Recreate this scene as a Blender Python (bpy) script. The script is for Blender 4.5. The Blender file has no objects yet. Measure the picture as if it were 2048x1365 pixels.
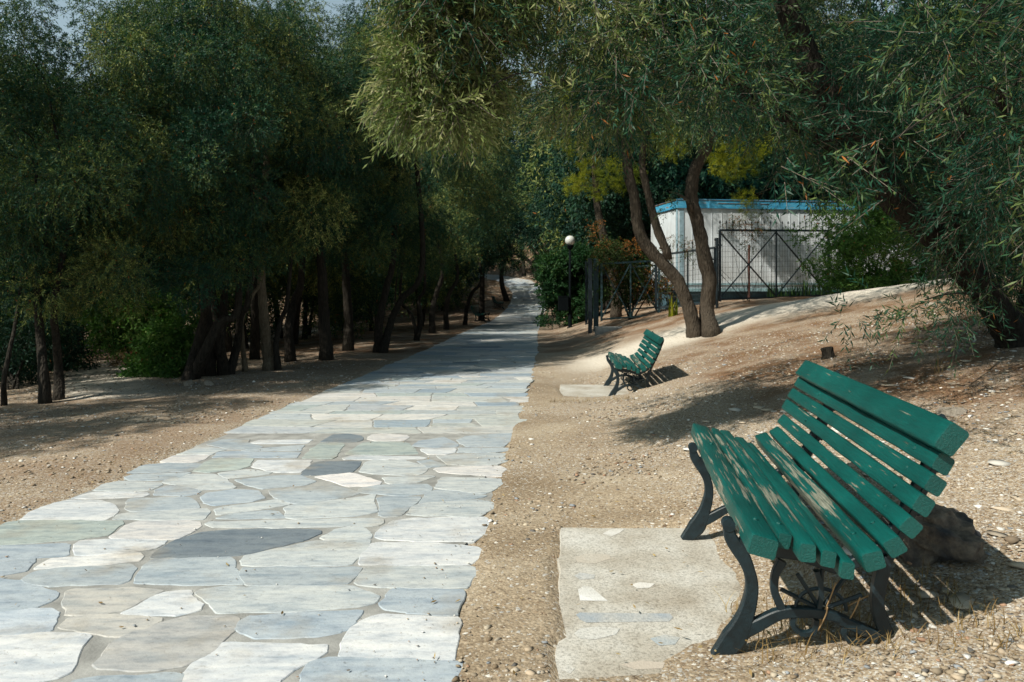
import bpy, math, random
import numpy as np
from mathutils import Vector, noise
R = math.radians
rng = np.random.default_rng(7)
random.seed(7)
S = bpy.context.scene
C = S.collection

# ------------------------------------------------------------------ camera, sky, sun, exposure
FPX, HOR, CAMZ = 1500.0, 558.0, 1.3          # focal length and horizon in photo pixels (2048 wide)
cam = bpy.data.cameras.new('camera'); cam_o = bpy.data.objects.new('camera', cam); C.objects.link(cam_o)
cam_o.location = (0, 0, CAMZ); cam_o.rotation_euler = (R(90), 0, 0)
cam.sensor_width = 36; cam.lens = 36 * FPX / 2048; cam.shift_y = -(682.5 - HOR) / 2048
cam.clip_start = 0.05; cam.clip_end = 2000
cam.dof.use_dof = True; cam.dof.focus_distance = 4.2; cam.dof.aperture_fstop = 5.6
S.camera = cam_o
SUN_AZ = Vector((-0.84, -0.54)).normalized(); SUN_EL = R(47)
w = bpy.data.worlds.new('World'); S.world = w; w.use_nodes = True
nt = w.node_tree
sky = nt.nodes.new('ShaderNodeTexSky'); sky.sky_type = 'NISHITA'; sky.sun_disc = False
sky.dust_density = 4.0; sky.sun_elevation = SUN_EL; sky.sun_rotation = math.atan2(SUN_AZ.x, SUN_AZ.y)
bg = nt.nodes['Background']; bg.inputs[1].default_value = 0.055
tint = nt.nodes.new('ShaderNodeMix'); tint.data_type = 'RGBA'; tint.blend_type = 'MULTIPLY'; tint.inputs[0].default_value = 1; tint.inputs[7].default_value = (.74, 1.04, 1.04, 1)
nt.links.new(sky.outputs[0], tint.inputs[6])
# pale haze low in the sky
wtc = nt.nodes.new('ShaderNodeTexCoord'); wsep = nt.nodes.new('ShaderNodeSeparateXYZ'); wr = nt.nodes.new('ShaderNodeMapRange')
wr.inputs['From Min'].default_value = 0.0; wr.inputs['From Max'].default_value = 0.75; wr.inputs['To Min'].default_value = 0.75; wr.inputs['To Max'].default_value = 0.0
hz_ = nt.nodes.new('ShaderNodeMix'); hz_.data_type = 'RGBA'; hz_.inputs[7].default_value = (11.5, 14.6, 16.0, 1)
nt.links.new(wtc.outputs['Generated'], wsep.inputs[0]); nt.links.new(wsep.outputs[2], wr.inputs[0]); nt.links.new(wr.outputs[0], hz_.inputs[0])
nt.links.new(tint.outputs[2], hz_.inputs[6]); nt.links.new(hz_.outputs[2], bg.inputs[0])
sl = bpy.data.lights.new('sun', 'SUN'); sl.energy = 5.0; sl.angle = R(0.53); sl.color = (1, 0.94, 0.83)
so = bpy.data.objects.new('sun', sl); C.objects.link(so)
sd = Vector((SUN_AZ.x * math.cos(SUN_EL), SUN_AZ.y * math.cos(SUN_EL), math.sin(SUN_EL)))
so.rotation_euler = (-sd).to_track_quat('-Z', 'Y').to_euler(); so.location = sd * 40
S.view_settings.view_transform = 'Standard'; S.view_settings.look = 'None'
S.view_settings.exposure = 0.12; S.view_settings.gamma = 1.0
S.cycles.max_bounces = 4; S.cycles.diffuse_bounces = 1; S.cycles.transmission_bounces = 3

# ------------------------------------------------------------------ helpers
def tag(o, label=None, cat=None, group=None, kind=None):
    if label: o['label'] = label
    if cat: o['category'] = cat
    if group: o['group'] = group
    if kind: o['kind'] = kind
    return o
def empty(name, loc, rz=0, label=None, cat=None, group=None):
    o = bpy.data.objects.new(name, None); C.objects.link(o); o.location = loc; o.rotation_euler = (0, 0, rz)
    o.empty_display_size = 0.2
    return tag(o, label, cat, group)
def link_mesh(name, me, parent=None, loc=None):
    o = bpy.data.objects.new(name, me); C.objects.link(o)
    if parent is not None: o.parent = parent
    if loc is not None: o.location = loc
    return o
def copy_tree(o, parent=None):
    c = o.copy(); C.objects.link(c)
    if parent is not None: c.parent = parent
    for ch in o.children: copy_tree(ch, c)
    return c

class MB:
    """collects shapes and builds them as one mesh object"""
    def __init__(s): s.v = []; s.f = []; s.c = []; s.n = 0
    def add(s, verts, faces, col=None):
        verts = [tuple(map(float, p)) for p in verts]
        s.v += verts; s.f += [tuple(i + s.n for i in f) for f in faces]; s.n += len(verts)
        s.c += [col if col is not None else (0, 0, 0, 1)] * len(verts)
    def box(s, c, size, rz=0, M=None, col=None):
        x, y, z = [k / 2 for k in size]; ca, sa = math.cos(rz), math.sin(rz); vs = []
        for dz in (-z, z):
            for dx, dy in ((-x, -y), (x, -y), (x, y), (-x, y)):
                vs.append((c[0] + dx * ca - dy * sa, c[1] + dx * sa + dy * ca, c[2] + dz))
        s.add(vs, [(0, 3, 2, 1), (4, 5, 6, 7), (0, 1, 5, 4), (1, 2, 6, 5), (2, 3, 7, 6), (3, 0, 4, 7)], col)
    def tube(s, pts, rad, seg=8, rough=0.0, col=None, cap=True):
        pts = [Vector(p) for p in pts]; n = len(pts)
        if not hasattr(rad, '__len__'): rad = [rad] * n
        t0 = (pts[1] - pts[0]).normalized()
        u = t0.orthogonal().normalized(); vs = []
        for i, p in enumerate(pts):
            t = (pts[min(i + 1, n - 1)] - pts[max(i - 1, 0)]).normalized()
            u = (u - t * u.dot(t)).normalized(); q = t.cross(u)
            for k in range(seg):
                a = 2 * math.pi * k / seg; r = rad[i]
                if rough:
                    r *= 1 + rough * noise.noise(Vector((math.cos(a) * 1.3, math.sin(a) * 1.3, i * 0.35)) + p * 2.1) * 2
                vs.append(p + u * (math.cos(a) * r) + q * (math.sin(a) * r))
        fs = [(i * seg + k, i * seg + (k + 1) % seg, (i + 1) * seg + (k + 1) % seg, (i + 1) * seg + k) for i in range(n - 1) for k in range(seg)]
        if cap: fs += [tuple(range(seg))[::-1], tuple(range((n - 1) * seg, n * seg))]
        s.add(vs, fs, col)
    def bar(s, a, b, wd, col=None):
        s.tube([a, b], wd / 2 * 1.3, 4, col=col)
    def mesh(s, name, mat, smooth=False, attr=None):
        me = bpy.data.meshes.new(name); me.from_pydata(s.v, [], s.f)
        if attr:
            a = me.attributes.new(attr, 'FLOAT_COLOR', 'POINT'); a.data.foreach_set('color', np.array(s.c, dtype=np.float32).ravel())
        if mat: me.materials.append(mat)
        if smooth: me.polygons.foreach_set('use_smooth', [True] * len(me.polygons))
        me.update(); return me
    def build(s, name, mat, parent=None, smooth=False, attr=None):
        return link_mesh(name, s.mesh(name, mat, smooth, attr), parent)

def fast_mesh(name, V, F, mats, attrs=None, midx=None, smooth=False, k=4):
    """numpy mesh with k-sided faces"""
    me = bpy.data.meshes.new(name); V = np.asarray(V, np.float32).reshape(-1, 3); F = np.asarray(F, np.int32).reshape(-1, k)
    me.vertices.add(len(V)); me.vertices.foreach_set('co', V.ravel())
    me.loops.add(F.size); me.loops.foreach_set('vertex_index', F.ravel())
    me.polygons.add(len(F)); me.polygons.foreach_set('loop_start', np.arange(0, F.size, k, dtype=np.int32))
    for m in mats: me.materials.append(m)
    if midx is not None: me.polygons.foreach_set('material_index', np.asarray(midx, np.int32))
    if smooth: me.polygons.foreach_set('use_smooth', np.ones(len(F), bool))
    me.update(calc_edges=True)
    for n, (dom, typ, data) in (attrs or {}).items():
        a = me.attributes.new(n, typ, dom)
        a.data.foreach_set('color' if typ == 'FLOAT_COLOR' else 'value', np.asarray(data, np.float32).ravel())
    return me

def catmull(P, per=5):
    P = [Vector(p) for p in P]; P = [P[0] * 2 - P[1]] + P + [P[-1] * 2 - P[-2]]; out = []
    for i in range(1, len(P) - 2):
        a, b, c, d = P[i - 1:i + 3]
        for k in range(per):
            t = k / per
            out.append(0.5 * ((2 * b) + (c - a) * t + (2 * a - 5 * b + 4 * c - d) * t * t + (3 * b - a - 3 * c + d) * t ** 3))
    out.append(P[-2]); return out

# ------------------------------------------------------------------ materials
def new_mat(name):
    m = bpy.data.materials.new(name); m.use_nodes = True
    return m, m.node_tree, m.node_tree.nodes['Principled BSDF'], m.node_tree.nodes, m.node_tree.links
def ramp(N, stops, interp='LINEAR'):
    r = N.new('ShaderNodeValToRGB'); e = r.color_ramp; e.interpolation = interp
    while len(e.elements) < len(stops): e.elements.new(0.5)
    for el, (p, c) in zip(e.elements, stops): el.position = p; el.color = tuple(c) + (1,)
    return r
def noise_tex(N, L, scale, detail=4, vec=None, rough=0.55):
    n = N.new('ShaderNodeTexNoise'); n.inputs['Scale'].default_value = scale; n.inputs['Detail'].default_value = detail; n.inputs['Roughness'].default_value = rough
    if vec is not None: L.new(vec, n.inputs['Vector'])
    return n
def mapping(N, L, scale, src='Object', rot=(0, 0, 0)):
    t = N.new('ShaderNodeTexCoord'); m = N.new('ShaderNodeMapping'); m.inputs['Scale'].default_value = scale; m.inputs['Rotation'].default_value = rot
    L.new(t.outputs[src], m.inputs[0]); return m.outputs[0]
def bump(N, L, h, bsdf, strength=0.5, dist=0.01):
    b = N.new('ShaderNodeBump'); b.inputs['Strength'].default_value = strength; b.inputs['Distance'].default_value = dist
    L.new(h, b.inputs['Height']); L.new(b.outputs[0], bsdf.inputs['Normal']); return b
def mix(N, L, fac, a, b, mode='MIX'):
    m = N.new('ShaderNodeMix'); m.data_type = 'RGBA'; m.blend_type = mode
    for sock, v in ((m.inputs[0], fac), (m.inputs[6], a), (m.inputs[7], b)):
        if isinstance(v, bpy.types.NodeSocket): L.new(v, sock)
        elif isinstance(v, tuple): sock.default_value = v + (1,)
        else: sock.default_value = v
    return m.outputs[2]
def mathn(N, L, op, a, b=0.0, clamp=False):
    m = N.new('ShaderNodeMath'); m.operation = op; m.use_clamp = clamp
    for sock, v in ((m.inputs[0], a), (m.inputs[1], b)):
        if isinstance(v, bpy.types.NodeSocket): L.new(v, sock)
        else: sock.default_value = v
    return m.outputs[0]

def simple_mat(name, col, rough=0.7, metal=0.0, var=0.25, scale=12, bstr=0.2, bscale=60):
    m, T, B, N, L = new_mat(name)
    n = noise_tex(N, L, scale, 5, mapping(N, L, (1, 1, 1)))
    c2 = tuple(min(1, k * (1 - var)) for k in col); c3 = tuple(min(1, k * (1 + var)) for k in col)
    r = ramp(N, [(0.3, c2), (0.7, c3)]); L.new(n.outputs[0], r.inputs[0]); L.new(r.outputs[0], B.inputs['Base Color'])
    B.inputs['Roughness'].default_value = rough; B.inputs['Metallic'].default_value = metal
    if bstr: bump(N, L, noise_tex(N, L, bscale, 4, mapping(N, L, (1, 1, 1))).outputs[0], B, bstr, 0.004)
    return m

def leaf_mat(name, stops, trans=0.16, rough=0.55, spec=0.16):
    m, T, B, N, L = new_mat(name)
    a = N.new('ShaderNodeAttribute'); a.attribute_name = 'rnd'
    r = ramp(N, stops); L.new(a.outputs['Fac'], r.inputs[0]); L.new(r.outputs[0], B.inputs['Base Color'])
    B.inputs['Roughness'].default_value = rough; B.inputs['Specular IOR Level'].default_value = spec
    t = N.new('ShaderNodeBsdfTranslucent'); mx = N.new('ShaderNodeMixShader'); mx.inputs[0].default_value = trans
    tc = mix(N, L, 1.0, r.outputs[0], (0.85, 1.2, 0.5), 'MULTIPLY'); L.new(tc, t.inputs[0])
    L.new(B.outputs[0], mx.inputs[1]); L.new(t.outputs[0], mx.inputs[2]); L.new(mx.outputs[0], N['Material Output'].inputs[0])
    return m

def bark_mat(name, c1, c2, scale=9):
    m, T, B, N, L = new_mat(name)
    v = mapping(N, L, (1, 1, 0.22)); n = noise_tex(N, L, scale * 4, 6, v, 0.65); vo = N.new('ShaderNodeTexVoronoi'); vo.inputs['Scale'].default_value = scale * 5; L.new(v, vo.inputs['Vector'])
    r = ramp(N, [(0.3, c1), (0.7, c2)]); L.new(n.outputs[0], r.inputs[0]); L.new(r.outputs[0], B.inputs['Base Color'])
    B.inputs['Roughness'].default_value = 0.9; B.inputs['Specular IOR Level'].default_value = 0.15
    h = mathn(N, L, 'ADD', n.outputs[0], vo.outputs['Distance']); bump(N, L, h, B, 0.9, 0.02)
    return m

def ground_mat():
    m, T, B, N, L = new_mat('dry_ground')
    v = mapping(N, L, (1, 1, 1))
    a = N.new('ShaderNodeAttribute'); a.attribute_name = 'zone'; sp = N.new('ShaderNodeSeparateColor'); L.new(a.outputs['Color'], sp.inputs[0])
    dust, litter, track = sp.outputs[0], sp.outputs[1], sp.outputs[2]
    n1 = noise_tex(N, L, 1.1, 6, v); r1 = ramp(N, [(0.3, (0.22, 0.165, 0.108)), (0.5, (0.34, 0.27, 0.19)), (0.72, (0.48, 0.41, 0.31))]); L.new(n1.outputs[0], r1.inputs[0])
    n2 = noise_tex(N, L, 40, 5, v, 0.7)
    col = mix(N, L, 0.55, r1.outputs[0], mix(N, L, 1.0, r1.outputs[0], ramp_out(N, L, n2.outputs[0], [(0.35, (0.35, 0.33, 0.3)), (0.65, (1.5, 1.5, 1.5))]), 'MULTIPLY'))
    # gravel grains in two sizes
    for sc, amt in ((75, 0.85), (170, 0.7)):
        vo = N.new('ShaderNodeTexVoronoi'); vo.inputs['Scale'].default_value = sc; L.new(v, vo.inputs['Vector'])
        s2 = N.new('ShaderNodeSeparateColor'); L.new(vo.outputs['Color'], s2.inputs[0])
        gc = ramp_out(N, L, s2.outputs[0], [(0.0, (0.07, 0.05, 0.038)), (0.15, (0.2, 0.14, 0.09)), (0.4, (0.36, 0.27, 0.18)), (0.7, (0.5, 0.42, 0.31)), (0.86, (0.4, 0.4, 0.39)), (1.0, (0.8, 0.77, 0.7))])
        msk = mathn(N, L, 'GREATER_THAN', s2.outputs[1], mathn(N, L, 'MULTIPLY_ADD', dust, 0.55))
        msk.node.inputs[1].default_value = 0.3
        lk = mathn(N, L, 'ADD', mathn(N, L, 'MULTIPLY', dust, 0.55), 0.32)
        msk2 = mathn(N, L, 'GREATER_THAN', s2.outputs[1], lk)
        col = mix(N, L, mathn(N, L, 'MULTIPLY', msk2, amt), col, gc)
    # reddish dry litter
    vs = mapping(N, L, (1, 3.2, 1), rot=(0, 0, 0.5)); n3 = noise_tex(N, L, 70, 4, vs, 0.75); n4 = noise_tex(N, L, 1.7, 5, v)
    lc = ramp_out(N, L, n3.outputs[0], [(0.32, (0.035, 0.018, 0.01)), (0.5, (0.15, 0.075, 0.035)), (0.68, (0.36, 0.2, 0.1))])
    lm = mathn(N, L, 'MULTIPLY', litter, ramp_out(N, L, n4.outputs[0], [(0.3, (0, 0, 0)), (0.6, (1, 1, 1))]))
    lm = mathn(N, L, 'MULTIPLY', lm, 0.85)
    col = mix(N, L, lm, col, lc)
    tc = ramp_out(N, L, n2.outputs[0], [(0.3, (0.46, 0.41, 0.33)), (0.7, (0.86, 0.80, 0.70))])
    col = mix(N, L, mathn(N, L, 'MULTIPLY', track, 0.92), col, tc)
    L.new(col, B.inputs['Base Color']); B.inputs['Roughness'].default_value = 0.95; B.inputs['Specular IOR Level'].default_value = 0.1
    vo = N.new('ShaderNodeTexVoronoi'); vo.inputs['Scale'].default_value = 75; L.new(v, vo.inputs['Vector'])
    h = mathn(N, L, 'SUBTRACT', n2.outputs[0], mathn(N, L, 'MULTIPLY', vo.outputs['Distance'], .5)); bump(N, L, h, B, 0.7, 0.010)
    return m
def ramp_out(N, L, f, stops):
    r = ramp(N, stops); L.new(f, r.inputs[0]); return r.outputs[0]

def stone_mat():
    m, T, B, N, L = new_mat('marble_flags')
    a = N.new('ShaderNodeAttribute'); a.attribute_name = 'col'
    v = mapping(N, L, (1, 4.5, 1), rot=(0, 0, 0.12)); n1 = noise_tex(N, L, 3.2, 7, v, 0.62)
    sp = N.new('ShaderNodeSeparateColor'); L.new(a.outputs['Color'], sp.inputs[0])
    # each slab shifts the vein pattern by its own colour
    cx = N.new('ShaderNodeVectorMath'); cx.operation = 'MULTIPLY_ADD'; L.new(a.outputs['Color'], cx.inputs[0]); cx.inputs[1].default_value = (97, 61, 43); L.new(v, cx.inputs[2]); L.new(cx.outputs[0], n1.inputs['Vector'])
    veins = ramp_out(N, L, n1.outputs[0], [(0.32, (0.68, 0.75, 0.82)), (0.48, (.96, .98, 1)), (0.66, (1.12, 1.11, 1.09))])
    col = mix(N, L, 0.9, mix(N, L, 1.0, a.outputs['Color'], (.80, .80, .80), 'MULTIPLY'), veins, 'MULTIPLY')
    o = mapping(N, L, (1, 1, 1)); n2 = noise_tex(N, L, 2.3, 6, o, 0.6); n3 = noise_tex(N, L, 55, 5, o, 0.7)
    stain = ramp_out(N, L, n2.outputs[0], [(0.54, (0, 0, 0)), (0.72, (0.6, 0.6, 0.6))])
    col = mix(N, L, stain, col, (0.33, 0.28, 0.21))
    n5 = noise_tex(N, L, 13, 7, mapping(N, L, (1, 2.2, 1)), 0.68); col = mix(N, L, 1.0, col, ramp_out(N, L, n5.outputs[0], [(.3, (.72, .74, .77)), (.5, (1, 1, 1)), (.7, (1.14, 1.13, 1.1))]), 'MULTIPLY')
    sp3 = ramp_out(N, L, n3.outputs[0], [(0.3, (0.6, 0.56, 0.5)), (0.42, (1, 1, 1))]); col = mix(N, L, 0.7, col, sp3, 'MULTIPLY')
    L.new(col, B.inputs['Base Color']); B.inputs['Roughness'].default_value = 0.62; B.inputs['Specular IOR Level'].default_value = 0.3
    h = mathn(N, L, 'ADD', n3.outputs[0], n1.outputs[0]); bump(N, L, h, B, 0.35, 0.006)
    return m

def paint_wood(name, wear):
    m, T, B, N, L = new_mat(name)
    v = mapping(N, L, (20, .8, 20)); n = noise_tex(N, L, 3.2, 6, v, 0.62); o = mapping(N, L, (1, 1, 1)); n2 = noise_tex(N, L, 2.4, 3, o); gr = noise_tex(N, L, 16, 6, mapping(N, L, (8, 0.6, 8)), 0.7)
    a = N.new('ShaderNodeAttribute'); a.attribute_name = 'col'; sp = N.new('ShaderNodeSeparateColor'); L.new(a.outputs['Color'], sp.inputs[0])
    green = mix(N, L, 1.0, ramp_out(N, L, n2.outputs[0], [(0.3, (0.001, 0.060, 0.053)), (0.7, (0.002, 0.108, 0.094))]), ramp_out(N, L, gr.outputs[0], [(0.3, (0.72, 0.75, 0.75)), (0.6, (1.08, 1.05, 1.05))]), 'MULTIPLY')
    wood = ramp_out(N, L, gr.outputs[0], [(0.3, (0.06, 0.075, 0.055)), (0.55, (0.19, 0.2, 0.155)), (0.75, (0.38, 0.38, 0.31))])
    f = mathn(N, L, 'ADD', mathn(N, L, 'MULTIPLY', n.outputs[0], 1.0), mathn(N, L, 'MULTIPLY', sp.outputs[0], 0.26))
    f = mathn(N, L, 'ADD', f, mathn(N, L, 'MULTIPLY', mathn(N, L, 'SUBTRACT', n2.outputs[0], 0.5), 0.5))
    msk = ramp_out(N, L, f, [(0.655, (0, 0, 0)), (0.69, (1, 1, 1))])
    L.new(mix(N, L, msk, green, wood), B.inputs['Base Color'])
    L.new(ramp_out(N, L, msk, [(0, (0.42,) * 3), (1, (0.9,) * 3)]), B.inputs['Roughness'])
    h = mathn(N, L, 'SUBTRACT', gr.outputs[0], mathn(N, L, 'MULTIPLY', msk, 0.5)); bump(N, L, h, B, 0.8, 0.006)
    return m

M = {}
M['ground'] = ground_mat(); M['stone'] = stone_mat()
M['mortar'] = simple_mat('mortar', (0.30, 0.30, 0.285), 0.95, var=0.35, scale=7, bstr=0.6, bscale=90)
M['concrete'] = None
M['wood'] = paint_wood('painted_slats', 0)
M['iron'] = simple_mat('cast_iron', (0.006, 0.017, 0.023), 0.5, var=0.4, scale=30, bstr=0.35, bscale=120)
M['lamp_iron'] = simple_mat('lamp_paint', (0.003, 0.005, 0.006), 0.95)
M['lamp_iron'].node_tree.nodes['Principled BSDF'].inputs['Specular IOR Level'].default_value = .08
M['gate_iron'] = simple_mat('gate_paint', (0.005, 0.014, 0.020), 0.55, var=0.4)
M['gate_teal'] = simple_mat('faded_gate_paint', (0.015, 0.045, 0.052), 0.6, var=0.5)
M['wire'] = simple_mat('wire', (0.02, 0.035, 0.045), 0.6)
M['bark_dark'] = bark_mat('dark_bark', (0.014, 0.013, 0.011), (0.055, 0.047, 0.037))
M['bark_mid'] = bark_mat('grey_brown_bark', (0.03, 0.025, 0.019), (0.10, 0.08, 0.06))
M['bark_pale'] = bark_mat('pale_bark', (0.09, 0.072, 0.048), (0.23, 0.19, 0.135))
M['twig'] = simple_mat('twig', (0.13, 0.105, 0.08), 0.8, bstr=0)
M['twig_dark'] = simple_mat('dark_twig', (0.045, 0.038, 0.028), 0.9, bstr=0)
M['leaf_olive'] = leaf_mat('olive_leaves', [(0.0, (0.006, 0.045, 0.034)), (0.42, (0.022, 0.078, 0.042)), (0.66, (0.14, 0.185, 0.05)), (0.965, (0.46, 0.44, 0.14)), (1.0, (0.3, 0.11, 0.025))])
M['leaf_near'] = leaf_mat('long_leaves', [(0.0, (0.006, 0.046, 0.034)), (0.42, (0.022, 0.076, 0.040)), (0.68, (0.15, 0.19, 0.055)), (0.88, (0.33, 0.31, 0.14)), (0.96, (0.52, 0.48, 0.29)), (1.0, (0.36, 0.13, 0.03))], 0.2, 0.5, 0.22)
M['leaf_dark'] = leaf_mat('dark_leaves', [(0.0, (0.008, 0.032, 0.025)), (0.6, (0.016, 0.052, 0.032)), (1.0, (0.045, 0.10, 0.042))])
M['leaf_green'] = leaf_mat('green_leaves', [(0.0, (0.008, 0.034, 0.016)), (0.6, (0.024, 0.072, 0.024)), (1.0, (0.09, 0.15, 0.04))], 0.3)
M['leaf_pine'] = leaf_mat('pine_needles', [(0.0, (0.05, 0.085, 0.01)), (0.5, (0.18, 0.20, 0.014)), (1.0, (0.40, 0.37, 0.03))], 0.35)
M['leaf_vine'] = leaf_mat('vine_leaves', [(0.0, (0.02, 0.05, 0.015)), (0.55, (0.05, 0.075, 0.02)), (0.72, (0.2, 0.075, 0.02)), (1.0, (0.36, 0.12, 0.03))], 0.3)
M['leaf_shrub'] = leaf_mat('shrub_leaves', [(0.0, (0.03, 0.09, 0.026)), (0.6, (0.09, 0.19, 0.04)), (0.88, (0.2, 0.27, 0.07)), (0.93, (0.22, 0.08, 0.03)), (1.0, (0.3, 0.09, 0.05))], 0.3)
M['leaf_dry'] = leaf_mat('dry_leaves', [(0.0, (0.1, 0.06, 0.02)), (0.6, (0.24, 0.16, 0.06)), (1.0, (0.4, 0.3, 0.14))], 0.25)
M['straw'] = leaf_mat('straw', [(0.0, (0.14, 0.085, 0.03)), (0.6, (0.3, 0.2, 0.085)), (1.0, (0.48, 0.36, 0.18))], 0.15)
M['glass'] = None

# ------------------------------------------------------------------ terrain
ZB = np.array([(-30, .78), (38, -.92), (43, -.985), (47, -.93), (51, -.7), (55, -.17), (58, .35), (62, 1.2), (66, 1.9), (72, 3.2), (90, 7.0), (150, 13), (400, 20)], float)
CL = np.array([(-1.62, -6), (-1.53, 2.4), (-1.48, 4.2), (-1.29, 8), (-.72, 18), (-.42, 27), (.15, 38), (.65, 47), (1.3, 54), (1.25, 58.5), (.1, 62), (-2.2, 64.2), (-6, 66.5), (-12, 70)], float)
PW = 2.76
def pc(y): return np.interp(y, CL[:, 1], CL[:, 0])
def zb(y): return np.interp(y, ZB[:, 0], ZB[:, 1])
def terrain(x, y):
    x = np.asarray(x, float); y = np.asarray(y, float); c = pc(y)
    k = np.interp(y, [0, 14, 19, 60], [.2, .21, .3, .34]); off = np.interp(y, [8, 10.5, 18], [.9, 1.1, .5])
    cap = np.interp(y, [13, 17.5, 40, 60], [3.0, 1.25, 1.6, 6.0])
    s = x - (c + PW / 2) - off; s = np.log1p(np.exp(np.clip(s / .18, -30, 60))) * .18
    r = k * s; r = cap * (1 - np.exp(-(r / cap) ** 2)) ** .5 * np.where(r > 0, 1, 0) if False else cap * np.tanh(r / cap * 1.0 + (r / cap) ** 3 * .3)
    l = (c - PW / 2) - x - 1.2; l = np.log1p(np.exp(np.clip(l / .3, -30, 60))) * .3
    return zb(y) + r - np.minimum(.045 * l, .5) - .10 * np.exp(-((x - 1.3) / .8) ** 2 - ((y - 10.5) / 1.6) ** 2)
def tz(x, y): return float(terrain(x, y))
def ray(px, py, d): return Vector(((px - 1024) / FPX * d, d, CAMZ - (py - HOR) / FPX * d))
_D = np.concatenate([np.arange(1.5, 30, .02), np.arange(30, 140, .1)])
def G(px, py):
    x = (px - 1024) / FPX * _D; z = CAMZ - (py - HOR) / FPX * _D
    i = np.argmax(z <= terrain(x, _D)); d = _D[i]
    return Vector((x[i], d, tz(x[i], d)))

def grid_axis(parts):
    out = []
    for a, b, st in parts: out += list(np.arange(a, b - 1e-6, st))
    return np.array(out + [parts[-1][1]])
gx = grid_axis([(-260, -60, 20), (-60, -14, 1.5), (-14, -6, .2), (-6, 6, .06), (6, 12, .15), (12, 40, 1), (40, 260, 20)])
gy = grid_axis([(-40, -2, 2), (-2, 1.6, .2), (1.6, 9, .06), (9, 20, .12), (20, 50, .35), (50, 80, .8), (80, 400, 8)])
X, Y = np.meshgrid(gx, gy); Z = terrain(X, Y)
c = pc(Y); ex = np.abs(X - c) - PW / 2
bum = np.zeros_like(Z)
near = (np.abs(X) < 16) & (Y < 60)
idx = np.argwhere(near)
for i, j in idx:
    p = Vector((X[i, j], Y[i, j], 0))
    bum[i, j] = noise.noise(p * .55) * .05 + noise.noise(p * 2.3) * .018 + noise.noise(p * 8) * .007
edge = 1 / (1 + np.exp(-(ex + .07) / .03))
amp = np.clip(ex / .8, 0, 1)
wob = np.sin(Y * 2.1) * .4 + np.sin(Y * 5.3 + 1) * .3 + np.sin(Y * 9.7) * .2
Z = Z + bum * amp + edge * (.013 + .008 * wob) - (1 - edge) * .014
# keep the pads of the two concrete slabs clear
def in_slab(x, y, m=0.0):
    return ((y > 2.46 - m) & (y < 4.06 + m) & (x > .12 + (y - 2.5) * .07 - m) & (x < 1.32 + m)) | ((y > 9.75 - m) & (y < 11.1 + m) & (x > .64 - m) & (x < 1.7 + m))
sm = in_slab(X, Y, -.04); Z = np.where(sm, Z - .05, Z)
side = X - (c + PW / 2)
nz = np.zeros_like(Z)
for i, j in idx: nz[i, j] = noise.noise(Vector((X[i, j] * .8, Y[i, j] * .8, 5)))
dust = np.clip(1.1 - side / 1.3 + nz * .9, 0, 1) * (side > -.3) * (Y < 14) + np.clip(.25 - nz, 0, 1) * .5 * (side < 0)
lit = np.clip((side - 1.5) * .8 + nz * .9, 0, 1) * np.clip((Y - 4.4) / 1.2, 0, 1) + .75 * (Y > 17) + .45 * (side < -PW)
TR = np.array([(1.0, 13.5), (2.2, 14.3), (4.0, 15.6), (6.2, 16.0), (9.0, 15.6), (13, 15.2)])
ty = np.interp(X, TR[:, 0], TR[:, 1]); track = np.exp(-((Y - ty) / 1.15) ** 4) * np.clip((X - .7) / .8, 0, 1) * np.clip((10.2 - X) / 1.6, 0, 1)
TL = np.array([(-5.6, 10), (-6.5, 11.5), (-7.4, 13.5), (-8.4, 17), (-9, 24), (-9, 40)])
tl = np.interp(Y, TL[:, 1], TL[:, 0]); track = np.maximum(track, np.exp(-((X - tl) / 1.0) ** 4) * (Y > 10) * (Y < 40) * (X / np.maximum(Y, 1) > -.60) * .8)
lit = np.clip(lit * (1 - track), 0, 1); dust = np.clip(dust, 0, 1)
ny, nx = X.shape
I = np.arange(ny * nx).reshape(ny, nx)
F = np.stack([I[:-1, :-1], I[:-1, 1:], I[1:, 1:], I[1:, :-1]], -1).reshape(-1, 4)
zone = np.stack([dust, lit, track, np.ones_like(Z)], -1)
me = fast_mesh('ground', np.stack([X, Y, Z], -1), F, [M['ground']], {'zone': ('POINT', 'FLOAT_COLOR', zone)}, smooth=True)
tag(link_mesh('ground', me), kind='structure')

# ------------------------------------------------------------------ flagstone path
def frame_at(s_arr):
    """centreline by arc length -> points and left normals"""
    seg = np.diff(CLs, axis=0); ln = np.hypot(seg[:, 0], seg[:, 1]); cum = np.concatenate([[0], np.cumsum(ln)])
    return cum
CLs = np.array([(p.x, p.y) for p in catmull([(a, b, 0) for a, b in CL], 12)])
cum = frame_at(None)
def P_at(s, t):
    x = np.interp(s, cum, CLs[:, 0]); y = np.interp(s, cum, CLs[:, 1])
    x2 = np.interp(s + .4, cum, CLs[:, 0]); y2 = np.interp(s + .4, cum, CLs[:, 1]); x1 = np.interp(s - .4, cum, CLs[:, 0]); y1 = np.interp(s - .4, cum, CLs[:, 1])
    dx, dy = x2 - x1, y2 - y1; l = math.hypot(dx, dy) or 1
    k = min(1, max(0, (y - 50) / 6))          # rows lie square to the photo axis near, square to the bend far off
    nx_, ny_ = dy / l, -dx / l * k
    return (x + nx_ * t, y + ny_ * t)
PAL = [(.50, .56, .60), (.56, .60, .61), (.43, .51, .57), (.60, .62, .60), (.49, .55, .54), (.66, .66, .63), (.38, .46, .53), (.55, .58, .60), (.74, .72, .69), (.58, .60, .57)]
sb = MB()
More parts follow.
